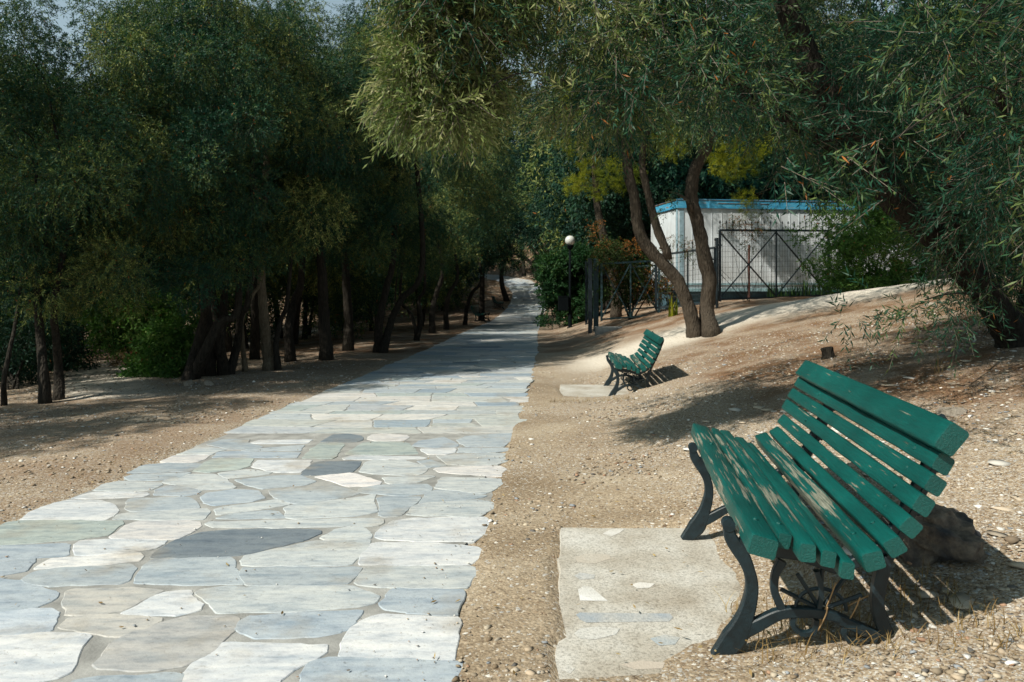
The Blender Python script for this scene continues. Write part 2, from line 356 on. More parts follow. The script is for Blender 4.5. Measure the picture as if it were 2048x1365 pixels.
def stone(poly, col, near_=True, h=.008, grow=0):
    P = [Vector((a, b, 0)) for a, b in poly]; n = len(P)
    if grow: c00 = sum(P, Vector()) / n; P = [p + (p - c00).normalized() * grow for p in P]
    if near_:
        for _ in range(2):                     # soften corners
            Q = []
            for i in range(len(P)):
                a, b = P[i], P[(i + 1) % len(P)]
                e = min(.12, .014 / max((b - a).length, 1e-4)); Q += [a.lerp(b, e), a.lerp(b, 1 - e)]
            P = Q
        Q = []
        for i in range(len(P)):
            a, b = P[i], P[(i + 1) % len(P)]; k = max(1, int((b - a).length / .035))
            for q in range(k): Q.append(a.lerp(b, q / k))
        P = [p + Vector((noise.noise(p * 9 + Vector((3, 1, 7))), noise.noise(p * 9 + Vector((8, 5, 2))), 0)) * .014 + Vector((noise.noise(p * 40), noise.noise(p * 40 + Vector((5, 5, 5))), 0)) * .008 for p in Q]
    cen = sum(P, Vector()) / len(P); n = len(P); ar = sum(P[i].x * P[(i + 1) % n].y - P[(i + 1) % n].x * P[i].y for i in range(n))
    if ar < 0: P = P[::-1]
    tx, ty_ = random.uniform(-.003, .003), random.uniform(-.004, .004); vs = []
    for ins, dz in ((0, -.02), (0, h - .003), (.004, h)):
        for p in P:
            d = (cen - p); l = d.length; q = p + d * (min(.3, ins / max(l, 1e-3)))
            vs.append((q.x, q.y, float(zb(q.y)) + dz + (tx * (q.x - cen.x) + ty_ * (q.y - cen.y) if dz > 0 else 0)))
    fs = [(r * n + i, r * n + (i + 1) % n, (r + 1) * n + (i + 1) % n, (r + 1) * n + i) for r in range(2) for i in range(n)]
    fs.append(tuple(2 * n + i for i in range(n))); sb.add(vs, fs, tuple(col) + (1,))
WH, PI_, BL, GR, PA, GG, DK, TAN = (.76, .775, .785), (.78, .755, .735), (.49, .55, .60), (.50, .55, .58), (.62, .65, .65), (.50, .56, .53), (.235, .275, .31), (.60, .58, .54)
A = lambda x, y: (x * .37, 860 + y * .37)
B = lambda x, y: (600 + x * .37, 860 + y * .37)
Cc = lambda x, y: (x, y)
ST = [
 (A, WH, [(115,490),(170,450),(280,405),(370,388),(545,388),(610,410),(640,440),(610,470),(560,490),(400,493)]),
 (A, GG, [(-300,525),(0,512),(115,497),(400,497),(655,500),(655,515),(580,575),(420,598),(0,628),(-300,640)]),
 (A, PI_, [(595,590),(690,520),(740,503),(1000,497),(1080,505),(1070,530),(1010,570),(960,595),(700,598)]),
 (A, BL, [(-300,645),(0,635),(340,620),(370,628),(350,690),(200,700),(-300,715)]),
 (A, WH, [(412,655),(415,620),(440,605),(600,600),(890,605),(880,625),(820,650),(700,668),(410,685)]),
 (A, DK, [(825,690),(840,670),(950,605),(1100,560),(1280,548),(1600,545),(1720,550),(1725,572),(1650,605),(1300,680),(1160,693),(830,698)]),
 (A, (.9,.88,.85), [(210,750),(280,705),(560,685),(740,672),(765,690),(755,715),(560,735),(210,758)]),
 (A, BL, [(-300,722),(180,705),(175,730),(140,770),(0,792),(-300,800)]),
 (A, GR, [(125,815),(190,775),(330,755),(700,735),(720,760),(690,820),(640,835),(300,850),(130,835)]),
 (A, GR, [(735,835),(780,740),(830,712),(1240,697),(1255,720),(1260,760),(1300,790),(1315,840),(1000,845)]),
 (Cc, PA, [(483,1124),(496,1113),(629,1086),(741,1083),(739,1093),(722,1112),(698,1132),(573,1135),(488,1134)]),
 (Cc, GR, [(484,1150),(486,1139),(573,1138.5),(698,1137),(722,1139),(712,1150),(700,1163),(694,1171),(600,1174),(495,1172)]),
 (A, BL, [(-300,810),(0,812),(110,825),(220,860),(295,890),(300,910),(270,930),(180,970),(0,990),(-300,1000)]),
 (A, TAN, [(360,935),(358,880),(420,868),(700,862),(880,880),(830,905),(640,985),(540,1003),(370,1008)]),
 (A, WH, [(660,1000),(740,960),(870,895),(1000,877),(1030,880),(1050,930),(1078,960),(1060,985),(960,1010),(720,1010)]),
 (Cc, PA, [(394,1187),(407,1182),(466,1176),(700,1177),(733,1186),(752,1197),(748,1208),(722,1216),(674,1219),(600,1225),(440,1229),(418,1211)]),
 (A, TAN, [(345,1075),(370,1030),(500,1010),(720,1015),(865,1030),(860,1045),(780,1080),(650,1125),(600,1125),(420,1098)]),
 (A, (.66,.72,.78), [(-300,1010),(0,1000),(150,985),(270,980),(300,1000),(290,1080),(270,1092),(0,1118),(-300,1125)]),
 (A, (.57,.56,.54), [(515,1285),(560,1230),(640,1150),(720,1100),(860,1060),(1000,1020),(1200,1015),(1260,1018),(1290,1030),(1290,1060),(1240,1110),(1150,1200),(1080,1240),(1000,1280),(900,1298),(760,1308),(560,1300)]),
 (A, WH, [(-300,1135),(0,1125),(300,1106),(470,1125),(478,1135),(430,1190),(410,1260),(370,1320),(300,1345),(200,1370),(150,1440),(-300,1450)]),
 (Cc, BL, [(477,1261),(488,1245),(500,1237),(600,1231),(722,1224),(718,1234),(711,1247),(700,1258),(684,1267),(622,1276),(518,1280),(488,1271)]),
 (A, WH, [(985,1365),(1010,1320),(1060,1265),(1160,1180),(1240,1162),(1760,1172),(1755,1210),(1700,1250),(1600,1290),(1500,1365),(1480,1440),(960,1440)]),
 (A, GR, [(400,1365),(500,1345),(900,1328),(985,1330),(940,1440),(330,1440)]),
 (Cc, BL, [(608,1357),(622,1330),(648,1321),(748,1322.5),(918,1326),(922,1333),(907,1365),(900,1410),(590,1410)]),
 (B, WH, [(225,1235),(250,1150),(270,1095),(340,1050),(410,1015),(460,1010),(830,1025),(850,1040),(840,1130),(825,1240),(800,1247),(300,1243)]),
 (B, BL, [(440,950),(470,910),(510,875),(550,870),(870,875),(880,890),(860,940),(845,1000),(800,1010),(560,990),(470,975)]),
 (B, PA, [(305,835),(330,780),(370,755),(450,745),(930,745),(940,790),(900,850),(880,862),(520,862),(330,848)]),
 (B, WH, [(325,725),(345,680),(400,625),(450,617),(700,620),(960,640),(985,660),(960,700),(900,735),(500,738),(340,738)]),
 (B, WH, [(415,585),(440,540),(500,500),(620,485),(1000,480),(1030,505),(1020,540),(980,580),(930,610),(700,608),(450,600)]),
 (B, PA, [(125,590),(180,550),(260,535),(350,535),(380,570),(385,590),(330,600),(150,602)]),
 (Cc, PA, [(411,1052),(422,1046),(700,1040),(763,1041),(759,1050),(748,1055),(700,1056),(555,1058),(425,1056.5)]),
 (Cc, PA, [(570,1019),(585,1012),(700,999),(737,992),(752,993),(746,1006),(753,1026),(711,1034),(592,1040),(572,1037),(577,1026)]),
 (B, GR, [(430,460),(435,400),(425,380),(460,370),(640,370),(650,380),(560,455),(550,468),(450,475)]),
 (B, PA, [(585,465),(620,415),(700,400),(960,385),(1045,400),(1040,430),(1000,455),(960,475),(700,470)]),
 (B, GR, [(640,408),(690,350),(740,330),(900,345),(1000,360),(960,375),(800,390)]),
 (B, PA, [(735,320),(745,300),(760,265),(800,262),(1080,270),(1090,300),(1030,335),(1000,350),(880,338)]),
 (B, PI_, [(730,220),(740,210),(1000,200),(1080,200),(1110,215),(1085,240),(1090,258),(760,235)]),
 (B, PA, [(450,262),(700,252),(720,258),(650,285),(500,297),(480,290)]),
 (B, GR, [(300,345),(340,320),(420,305),(620,298),(690,300),(710,320),(690,345),(560,362),(420,352)]),
 (B, (.9,.85,.82), [(85,257),(265,237),(310,245),(435,285),(430,300),(385,308),(260,311)]),
 (B, DK, [(5,250),(40,215),(70,185),(110,176),(325,176),(320,195),(280,235),(140,246)]),
 (B, PA, [(325,232),(360,180),(400,168),(560,170),(680,200),(685,215),(655,245),(560,250),(400,243)]),
 (B, WH, [(235,158),(290,143),(640,148),(680,157),(650,163),(250,166)]),
 (B, GG, [(250,135),(340,75),(400,68),(560,70),(590,80),(620,115),(640,135),(400,140)]),
 (B, GG, [(15,158),(60,110),(110,75),(230,75),(240,85),(195,150),(180,160)]),
 (B, DK, [(115,68),(180,30),(260,25),(330,38),(340,55),(310,68),(200,72)]),
 (B, PI_, [(370,55),(385,30),(450,25),(570,32),(590,45),(560,62),(420,65)]),
 (B, BL, [(610,90),(640,65),(780,45),(850,80),(840,97),(690,98)]),
 (B, WH, [(655,107),(840,104),(835,125),(790,138),(700,138),(665,120)]),
 (B, PA, [(740,145),(1000,132),(1140,132),(1145,165),(1070,190),(900,198),(800,190)]),
 (B, GR, [(855,127),(870,102),(1120,102),(1130,120),(1000,126)]),
 (B, GR, [(880,50),(900,38),(1150,20),(1140,60),(1100,92),(900,95),(850,60)]),
 (B, GR, [(640,176),(700,166),(790,195),(690,210)]),
 (A, BL, [(1095,370),(1110,350),(1250,330),(1390,335),(1430,375),(1340,395),(1160,413),(1110,400)]),
 (A, BL, [(835,355),(850,330),(900,310),(960,308),(1040,318),(1085,335),(1050,355),(980,362)]),
 (A, GR, [(690,400),(710,378),(1000,370),(1030,374),(1080,425),(1050,428),(720,448),(690,430)]),
 (A, PA, [(620,490),(640,465),(700,457),(1000,435),(1110,432),(1130,445),(1100,490),(900,493)]),
 (A, PA, [(1165,435),(1200,425),(1500,382),(1560,408),(1540,415),(1400,435),(1180,465)]),
 (A, GR, [(1175,485),(1250,460),(1430,442),(1500,450),(1540,481),(1300,487)]),
 (A, WH, [(385,378),(500,343),(790,343),(800,352),(770,368),(500,378)]),
 (A, PA, [(510,333),(560,300),(650,282),(860,292),(870,302),(820,330),(700,340)]),
 (A, PA, [(880,290),(900,270),(1000,245),(1150,245),(1220,270),(1270,315),(1250,322),(1090,328)]),
 (A, GR, [(680,262),(720,247),(1000,236),(1030,238),(950,265),(850,278),(700,276)]),
 (A, GR, [(690,238),(780,195),(900,185),(1060,185),(1100,190),(1030,225),(870,233)]),
 (A, PI_, [(870,175),(940,145),(1130,142),(1100,165),(1060,178),(900,181)]),
 (A, GG, [(1045,228),(1130,168),(1200,160),(1370,162),(1340,200),(1300,215),(1130,233)]),
 (A, WH, [(1360,205),(1400,168),(1680,170),(1665,200),(1620,236),(1480,233)]),
 (A, PA, [(1175,240),(1330,219),(1460,234),(1440,246),(1240,266)]),
 (A, GR, [(1275,275),(1500,254),(1620,252),(1700,285),(1650,303),(1420,323),(1330,300)]),
 (Cc, GR, [(538,984),(666,974),(715,987),(715,990),(700,995),(592,1010),(555,999)]),
 (A, BL, [(1155,155),(1180,124),(1300,121),(1620,127),(1600,155)]),
 (A, PA, [(960,138),(1080,90),(1230,112),(1170,122),(1140,138)]),
 (A, GR, [(1120,84),(1200,58),(1350,54),(1340,75),(1420,95),(1380,108),(1250,108)]),
 (A, WH, [(1360,75),(1400,60),(1690,57),(1650,78),(1400,80)]),
 (A, GR, [(1430,103),(1640,86),(1620,118),(1300,117)]),
]
for fn, col, pts in ST:
    poly = []
    for x, y in pts:
        px, py = fn(x, y); d = 1905 / (py - 595.5); poly.append(((px - 1024) / FPX * d, d))
    j = random.uniform(.94, 1.04); stone(poly, [min(.92, k * j) for k in col], grow=.015)
def rows(s0, s1, near_):
    s = s0; slope = 0; rr = random.Random(int(s0 * 10) + 3)
    prev = (s0, 0, 0, 0)
    while s < s1:
        far = max(1.0, s / 26)
        dep = rr.uniform(.24, .5) * min(far, 1.8) * (1 if s < 14 else 1)
        cur = (s + dep, rr.uniform(-.05, .05), rr.uniform(.01, .045), rr.uniform(0, 6))
        f = lambda q, t: q[0] + q[1] * t + q[2] * math.sin(t * 2.6 + q[3])
        t = -PW / 2 + rr.uniform(-.10, .04); cuts = [(t, t)]
        while t < PW / 2 - .35:
            t += rr.uniform(.38, 1.05) * min(far, 1.5)
            if t > PW / 2 - .22: break
            sl_ = rr.uniform(-.13, .16); cuts.append((t - sl_ / 2, t + sl_ / 2))
        e = PW / 2 + rr.uniform(-.06, .09); cuts.append((e, e + rr.uniform(-.05, .05)))
        g = .008 * min(far, 1.6)
        for (a0, a1), (b0, b1) in zip(cuts[:-1], cuts[1:]):
            q = []
            K = 4 if near_ else 2
            for i in range(K + 1):
                u = a0 + g + (b0 - a0 - 2 * g) * i / K; q.append((u, f(prev, u) + g))
            cc = rr.random()
            if cc < .25: q.append((b0 + (b1 - b0) * .5 + .01, f(cur, b1) - dep * .5))
            for i in range(K + 1):
                u = b1 - g + (a1 - b1 + 2 * g) * i / K; q.append((u, f(cur, u) - g))
            if cc > .78: q.append((a0 + (a1 - a0) * .5 - .008, f(cur, a1) - dep * .45))
            if rr.random() < .22 and dep > .36 and near_:      # a low slab split in two courses
                mid = [(a0 + g, (f(prev, a0) + f(cur, a0)) / 2), (b1 - g, (f(prev, b1) + f(cur, b1)) / 2 + rr.uniform(-.03, .03))]
                lo = [p for p in q if p[1] < (f(prev, p[0]) + f(cur, p[0])) / 2 - .01]; hi = [p for p in q if p[1] > (f(prev, p[0]) + f(cur, p[0])) / 2 + .01]
                polys = [lo + [(mid[1][0], mid[1][1] - g * .7), (mid[0][0], mid[0][1] - g * .7)], [(mid[0][0], mid[0][1] + g * .7), (mid[1][0], mid[1][1] + g * .7)] + hi]
            else: polys = [q]
            for pl in polys:
                if len(pl) < 3: continue
                x = rr.random(); base = PAL[rr.randrange(len(PAL))]
                if x > .965: base = (.27, .32, .37)
                elif x > .88: base = (.78, .76, .72)
                j = rr.uniform(.92, 1.06); stone([P_at(sv, t_) for t_, sv in pl], [min(.9, k * j) for k in base], near_)
        prev = cur; s += dep
s_of_y = lambda y: float(np.interp(y, CLs[:, 1], cum))
rows(s_of_y(6.98), s_of_y(26), True); rows(s_of_y(26), cum[-1] - .5, False); rows(0.6, s_of_y(2.32), True)
path = sb.build('path', M['stone'], attr='col'); tag(path, kind='structure')
mb = MB(); ss = np.arange(0, cum[-1] - .3, .25); vs = []
for i, s in enumerate(ss):
    wv = PW / 2 - .10 + .04 * math.sin(s * 3.1) + .03 * math.sin(s * 7.7)
    for t in (-wv, 0, wv):
        x, y = P_at(s, t); vs.append((x, y, float(zb(y)) + .004))
mb.add(vs, [(i * 3 + k, i * 3 + k + 1, i * 3 + k + 4, i * 3 + k + 3) for i in range(len(ss) - 1) for k in (0, 1)])
tag(mb.build('path_mortar', M['mortar']), kind='structure')

# ------------------------------------------------------------------ concrete slabs
def concrete_mat():
    m, T, B_, N, L = new_mat('worn_concrete'); v = mapping(N, L, (1, 1, 1)); n = noise_tex(N, L, 3, 6, v); n2 = noise_tex(N, L, 90, 4, v, .7)
    a = N.new('ShaderNodeAttribute'); a.attribute_name = 'col'
    c1 = ramp_out(N, L, n.outputs[0], [(.32, (.34, .30, .24)), (.5, (.47, .445, .39)), (.68, (.57, .56, .52))])
    sp = ramp_out(N, L, n2.outputs[0], [(.35, (.5, .48, .45)), (.5, (1, 1, 1)), (.68, (1.25, 1.22, 1.2))])
    base = mix(N, L, .8, c1, sp, 'MULTIPLY'); s = N.new('ShaderNodeSeparateColor'); L.new(a.outputs['Color'], s.inputs[0])
    isst = mathn(N, L, 'GREATER_THAN', s.outputs[2], .02)
    st = mix(N, L, ramp_out(N, L, n.outputs[0], [(.42, (0, 0, 0)), (.6, (.8, .8, .8))]), a.outputs['Color'], base)
    L.new(mix(N, L, isst, base, st), B_.inputs['Base Color']); B_.inputs['Roughness'].default_value = .9; bump(N, L, n2.outputs[0], B_, .6, .006)
    return m
M['concrete'] = concrete_mat()
def slab(corners, top, thick, label, bits=()):
    b = MB(); P = [Vector(p + (0,)) for p in corners]; Q = []
    for i in range(4):
        a, c2 = P[i], P[(i + 1) % 4]; k = 24
        Q += [a.lerp(c2, j / k) + Vector((noise.noise(a.lerp(c2, j / k) * 7), noise.noise(a.lerp(c2, j / k) * 7 + Vector((3, 3, 3))), 0)) * .016 for j in range(k)]
    n = len(Q); cen = sum(Q, Vector()) / n; vs = []
    for ins, z in ((0, top - thick), (0, top - .012), (.008, top)):
        for p in Q: q = p + (cen - p).normalized() * ins; vs.append((q.x, q.y, z))
    b.add(vs, [(r * n + i, r * n + (i + 1) % n, (r + 1) * n + (i + 1) % n, (r + 1) * n + i) for r in range(2) for i in range(n)] + [tuple(2 * n + i for i in range(n))])
    for col, pts in bits:
        P2 = []
        for px, py in pts: d = (CAMZ - top) * FPX / (py - HOR); P2.append(Vector(((px - 1024) / FPX * d, d, top + .0012)))
        b.add(P2, [tuple(range(len(P2)))], col + (1,))
    me = b.mesh('concrete_slab', M['concrete'], attr='col'); o = link_mesh('concrete_slab', me)
    return tag(o, label, 'slab')
bits = [((.72, .72, .7), [(1160, 1202), (1156, 1180), (1168, 1172), (1183, 1175), (1200, 1190), (1216, 1203)]),
        ((.30, .36, .42), [(1152, 1230), (1160, 1226), (1340, 1228), (1346, 1236), (1338, 1244), (1172, 1246), (1160, 1240)]),
        ((.66, .68, .68), [(1148, 1268), (1160, 1258), (1200, 1254), (1240, 1258), (1232, 1270), (1190, 1280), (1160, 1278)]),
        ((.7, .69, .66), [(1205, 1068), (1222, 1059), (1250, 1058), (1240, 1066), (1222, 1074)]),
        ((.42, .46, .5), [(1148, 1152), (1160, 1146), (1190, 1150), (1188, 1158), (1160, 1160)]),
        ((.68, .66, .62), [(1262, 1170), (1280, 1165), (1310, 1168), (1300, 1176), (1275, 1178)]),
        ((.50, .45, .38), [(1150, 1115), (1175, 1108), (1218, 1110), (1222, 1118), (1190, 1128), (1155, 1126)]),
        ((.50, .44, .37), [(1240, 1330), (1280, 1322), (1330, 1326), (1325, 1338), (1270, 1340)]),
        ((.36, .42, .46), [(1300, 1278), (1330, 1270), (1360, 1276), (1350, 1290), (1318, 1292)]),
        ((.6, .6, .58), [(1120, 1340), (1135, 1330), (1150, 1338), (1140, 1348)])]
slab([(.138, 2.50), (1.30, 2.54), (1.36, 4.02), (.262, 4.04)], -.038, .14, 'worn concrete slab with marble chips under the near bench', bits)
slab([(.60, 9.74), (1.68, 9.78), (1.76, 11.1), (.72, 11.15)], tz(1.0, 10.4) + .04, .14, 'pale dusty concrete slab under the smaller farther bench')

# ------------------------------------------------------------------ benches
PROF = [  # u, z, width, thickness, tilt(deg), near end, far end, wear
 (-.012, .440, .090, .066, -14, -.02, 1.86, .33), (.070, .436, .040, .050, -10, .06, 1.84, .40), (.128, .420, .052, .062, -2, -.01, 1.86, .50),
 (.195, .400, .047, .056, -8, .0, 1.80, .0), (.252, .370, .042, .056, -6, -.01, 1.80, .1), (.332, .408, .068, .060, 18, -.01, 1.84, .52), (.400, .452, .058, .058, 32, .0, 1.80, .1),
 (.450, .515, .058, .058, 50, .0, 1.84, .16), (.482, .592, .060, .058, 58, -.01, 1.88, .14), (.520, .655, .058, .056, 58, -.005, 1.90, .10), (.545, .724, .058, .056, 60, .0, 1.86, .06), (.560, .806, .098, .068, 54, -.03, 1.82, .13)]
def slat(b, u, z, wd, th, tilt, y0, y1, wear, seed):
    n = 26; T = R(tilt); tv = Vector((math.cos(T), 0, math.sin(T))); nv = Vector((-math.sin(T), 0, math.cos(T))); vs = []
    rr = random.Random(seed); bow = rr.uniform(-.008, .008); sl1 = rr.uniform(-.006, .006)
    sec = []                                    # rounded box section
    cr = min(wd, th) * .15
    for sx, sz in ((1, -1), (1, 1), (-1, 1), (-1, -1)):
        a0 = math.atan2(sz, sx)
        for da in (-.6, 0, .6): sec.append((sx * (wd / 2 - cr) + cr * math.cos(a0 + da) * 1.15, sz * (th / 2 - cr) + cr * math.sin(a0 + da) * 1.15))
    m = len(sec)
    ys = [0, .004] + [i / n for i in range(1, n)] + [.996, 1]
    for i, k in enumerate(ys):
        y = y0 + (y1 - y0) * k; sc = .93 if i in (0, len(ys) - 1) else 1; k2 = (k - .5)
        c0 = Vector((u, y, z)) + nv * (bow * (1 - 4 * k2 * k2) + sl1 * k2)
        for (a, c2) in sec:
            p = c0 + tv * (a * sc) + nv * (c2 * sc); q = noise.noise(Vector((p.x * 14, p.y * 5 + seed, p.z * 14))) * .0035 + noise.noise(Vector((p.x * 50, p.y * 12 + seed, p.z * 50))) * .0015
            vs.append(p + (p - c0).normalized() * q)
    L_ = len(ys)
    fs = [(i * m + k, (i + 1) * m + k, (i + 1) * m + (k + 1) % m, i * m + (k + 1) % m) for i in range(L_ - 1) for k in range(m)]
    fs += [tuple(range(m)), tuple(range((L_ - 1) * m, L_ * m))[::-1]]
    b.add(vs, fs, (wear, wear, wear, 1))
    for i in range(L_):                        # paint holds near the sawn ends
        e_ = min(1, max(-.6, (min(ys[i], 1 - ys[i]) - .03) * 9)); w_ = wear * e_ if e_ > 0 else e_
        for k in range(m): b.c[len(b.c) - L_ * m + i * m + k] = (w_, w_, w_, 1)
def flatbar(b, pts, wid, y, th):
    """bar of cast iron following a curve in the u-z plane, th thick along the bench"""
    P = catmull([(p[0], 0, p[1]) for p in pts], 5); n = len(P)
    W = np.interp(np.linspace(0, 1, n), np.linspace(0, 1, len(wid)), wid); vs = []
    for i, p in enumerate(P):
        t = (P[min(i + 1, n - 1)] - P[max(0, i - 1)]).normalized(); q = Vector((-t.z, 0, t.x)) * (W[i] / 2)
        for a, dy, kk in ((q, -th / 2, .8), (q, -th / 2 + .004, 1), (q, th / 2 - .004, 1), (q, th / 2, .8), (-q, th / 2, .8), (-q, th / 2 - .004, 1), (-q, -th / 2 + .004, 1), (-q, -th / 2, .8)):
            vs.append((p.x + a.x * kk, y + dy, p.z + a.z * kk))
    b.add(vs, [(i * 8 + k, i * 8 + (k + 1) % 8, (i + 1) * 8 + (k + 1) % 8, (i + 1) * 8 + k) for i in range(n - 1) for k in range(8)] + [tuple(range(8))[::-1], tuple(range((n - 1) * 8, n * 8))])
def leg_frame(y, dz=0.0):
    b = MB()
    flatbar(b, [(-.10, .455), (-.088, .40), (-.045, .335), (-.018, .25), (-.03, .16), (-.07, .06), (-.14, -.028)], [.030, .044, .052, .040, .044, .055, .085, .05], y, .036)
    b.tube([(-.098, y - .021, .450), (-.098, y + .021, .450)], .023, 12)
    flatbar(b, [(-.06, .395), (.0, .372), (.07, .366), (.14, .355), (.20, .335), (.27, .315), (.34, .345), (.41, .395), (.458, .465), (.50, .55), (.535, .625), (.567, .70), (.59, .765), (.608, .84)], [.03, .05, .048, .04, .036, .036, .036, .034, .03, .028, .028, .028, .028, .032], y, .034)
    flatbar(b, [(.43, .34), (.475, .44), (.525, .54), (.565, .63), (.60, .72), (.625, .80), (.60, .845)], [.03, .026, .024, .024, .024, .026, .034], y, .03)
    for k in range(6):
        t = .36 + .075 * k; u0 = np.interp(t + .02, [.37, .53, .69, .83], [.40, .478, .545, .6]); u1 = np.interp(t + .06, [.34, .54, .72, .8], [.43, .525, .6, .625])
        b.tube([(u0, y, t + .02), (u1, y, t + (.065 if k % 2 else .0))], .007, 5)
    flatbar(b, [(-.055, .07), (.0, .10), (.08, .145), (.16, .155), (.24, .15), (.33, .115), (.40, .085)], [.05, .045, .036, .034, .034, .036, .04], y, .034)
    flatbar(b, [(.43, .36), (.41, .28), (.40, .20), (.42, .12), (.46, .05), (.52, -.01 + dz)], [.04, .044, .042, .044, .055, .06], y, .034)
    flatbar(b, [(.085, .33), (.062, .28), (.06, .22), (.085, .16)], [.032, .026, .026, .03], y, .03)
    flatbar(b, [(.20, .30), (.215, .24), (.21, .18), (.20, .155)], [.02, .018, .018, .02], y, .026)
    cx_, cz_ = .215, .165
    for k in range(5):
        a = R(25 + k * 32); b.tube([(cx_ + .02 * math.cos(a), y, cz_ + .02 * math.sin(a)), (cx_ + .15 * math.cos(a), y, cz_ + .14 * math.sin(a))], .008, 5)
    ring = [(cx_ + .085 * math.cos(R(a)), y, cz_ + .075 * math.sin(R(a))) for a in range(0, 181, 15)]; b.tube(ring, .007, 5)
    flatbar(b, [(.13, .155), (.12, .11), (.15, .08), (.19, .09), (.2, .13)], [.018] * 3, y, .026)
    flatbar(b, [(.30, .13), (.29, .09), (.32, .06), (.36, .07), (.38, .1)], [.018] * 3, y, .026)
    return b
def make_bench(loc, rz, label):
    t = empty('park_bench', loc, rz, label, 'bench', 'green slatted park benches along the path')
    s = MB(); k = MB()
    for i, p in enumerate(PROF): slat(s if i < 7 else k, *p, seed=i * 7 + 1)
    for i, (u, z, wd, th, tilt, *_r) in enumerate(PROF):
        T_ = R(tilt); n_ = Vector((-math.sin(T_), 0, math.cos(T_)))
        for y in (.17, 1.38): c0 = Vector((u, y, z)); (s if i < 7 else k).tube([c0 + n_ * (th / 2 - .004), c0 + n_ * (th / 2 + .002), c0 + n_ * (th / 2 + .0045)], [.010, .009, .004], 8)
    for nm, m_ in (('seat', s), ('backrest', k)):
        o = m_.build(nm, M['wood'], t, smooth=True, attr='col')
        e = o.modifiers.new('e', 'EDGE_SPLIT'); e.split_angle = R(50)
    for y in (.17, 1.38):
        leg_frame(y).build('leg', M['iron'], t, smooth=False)
    return t
b1 = make_bench((.838, 2.47, -.016), R(-7.8), 'weathered green slatted bench in the near right beside a rock, paint worn off its seat')
def far_bench(loc, rz, label, sc_=1.0):
    c_ = copy_tree(b1); c_.location = loc; c_.rotation_euler = (0, 0, rz); c_.scale = (sc_, sc_ * (.9 if sc_ < 1 else 1), sc_); c_['label'] = label; return c_
far_bench((1.42, 9.86, tz(1.0, 10.4) + .05), R(-3.5), 'smaller dark green bench standing alone on the slope before the twin-trunk tree', .93)
g = G(968, 641); far_bench((g.x + .25, g.y - .6, g.z), R(172), 'dark bench backed against the straight black trunk left of the path')
g = G(1003, 618); far_bench((g.x - .1, g.y + 1, g.z), R(186), 'farthest shaded bench on the left kerb just before the path bends')

# ------------------------------------------------------------------ rocks, stump
def rock(name, loc, size, label, cat, mat, seed, rz=0, sub=4, group=None, amp=.14):
    import bmesh
    bm = bmesh.new(); bmesh.ops.create_icosphere(bm, subdivisions=sub, radius=1)
    rk = random.Random(seed * 7 + 1); pl = [(Vector((rk.gauss(0, 1), rk.gauss(0, 1), rk.gauss(0, 1) * .9)).normalized(), rk.uniform(.62, .95)) for _ in range(22)]
    for v in bm.verts:
        p = v.co.copy(); p = p * min([1.15] + [d_ / max(1e-3, n_.dot(p)) for n_, d_ in pl if n_.dot(p) > .05]); q = p + Vector((seed, seed * 2, 0)); f = 1 + (amp * .9 * (abs(noise.noise(q * 1.9 + Vector((9, 2, 1)))) - .2) if sub > 4 else 0) + amp * noise.noise(q * 1.2) + amp * .5 * noise.noise(q * 2.7) + amp * .28 * noise.noise(q * 6) + .05 * noise.noise(q * 14)
        v.co = Vector((p.x * f * size[0], p.y * f * size[1], max(-.55, p.z * f) * size[2]))
    me = bpy.data.meshes.new(name); bm.to_mesh(me); bm.free(); me.materials.append(mat)
    me.polygons.foreach_set('use_smooth', [sub == 4] * len(me.polygons))
    o = link_mesh(name, me, loc=loc); o.rotation_euler = (0, 0, rz); return tag(o, label, cat, group)
def rock_mat(name, c1, c2, c3):
    m, T, B_, N, L = new_mat(name); v = mapping(N, L, (1, 1, 1)); n = noise_tex(N, L, 16, 9, v, .75); n2 = noise_tex(N, L, 5, 6, v, .6)
    c = mix(N, L, ramp_out(N, L, n2.outputs[0], [(.42, (0, 0, 0)), (.6, (1, 1, 1))]), ramp_out(N, L, n.outputs[0], [(.35, c1), (.65, c2)]), c3)
    L.new(c, B_.inputs['Base Color']); B_.inputs['Roughness'].default_value = .9; bump(N, L, n.outputs[0], B_, 1, .05); return m
M['rock'] = rock_mat('brown_rock', (.15, .115, .085), (.46, .37, .28), (.07, .072, .08))
M['pale_rock'] = rock_mat('pale_rock', (.3, .25, .19), (.5, .44, .36), (.4, .35, .29))
rock('boulder', (1.80, 3.22, .20), (.17, .24, .19), 'jagged brown boulder with blackened top behind the near bench', 'rock', M['rock'], 3, .4, 5, amp=.34)
def px_rock(px, py, wpx, hpx, label, seed, mat='pale_rock'):
    g = G(px, py); s = g.y / FPX; rock('rock', (g.x, g.y, g.z), (wpx / 2 * s, wpx / 2.6 * s, hpx * s), label, 'rock', M[mat], seed, seed, 4)
px_rock(378, 770, 30, 12, 'pale flat stone at the foot of the leaning twin trunks', 11)
px_rock(420, 770, 26, 9, 'small pale stone lying just beside the trunk foot stone on the bare slope', 12)
px_rock(1905, 826, 80, 12, 'broad flat pale stone in the gravel beyond the bench top slat', 13)
px_rock(1985, 1008, 90, 5, 'thin buff stone slab in the gravel right of the boulder', 14)
px_rock(1975, 945, 60, 5, 'whitish flat stone in gravel between the buff slab and broad pale stone', 15)
px_rock(1860, 612, 30, 8, 'reddish flat stone at the track edge under the leaning tree', 16)
g = G(1655, 719)
st = MB(); pts = [g + Vector((0, 0, z)) for z in (-.05, 0, .04, .09, .135)]
st.tube([p + Vector((.01 * math.sin(i), 0, 0)) for i, p in enumerate(pts)], [.085, .078, .07, .068, .066], 14, rough=.12)
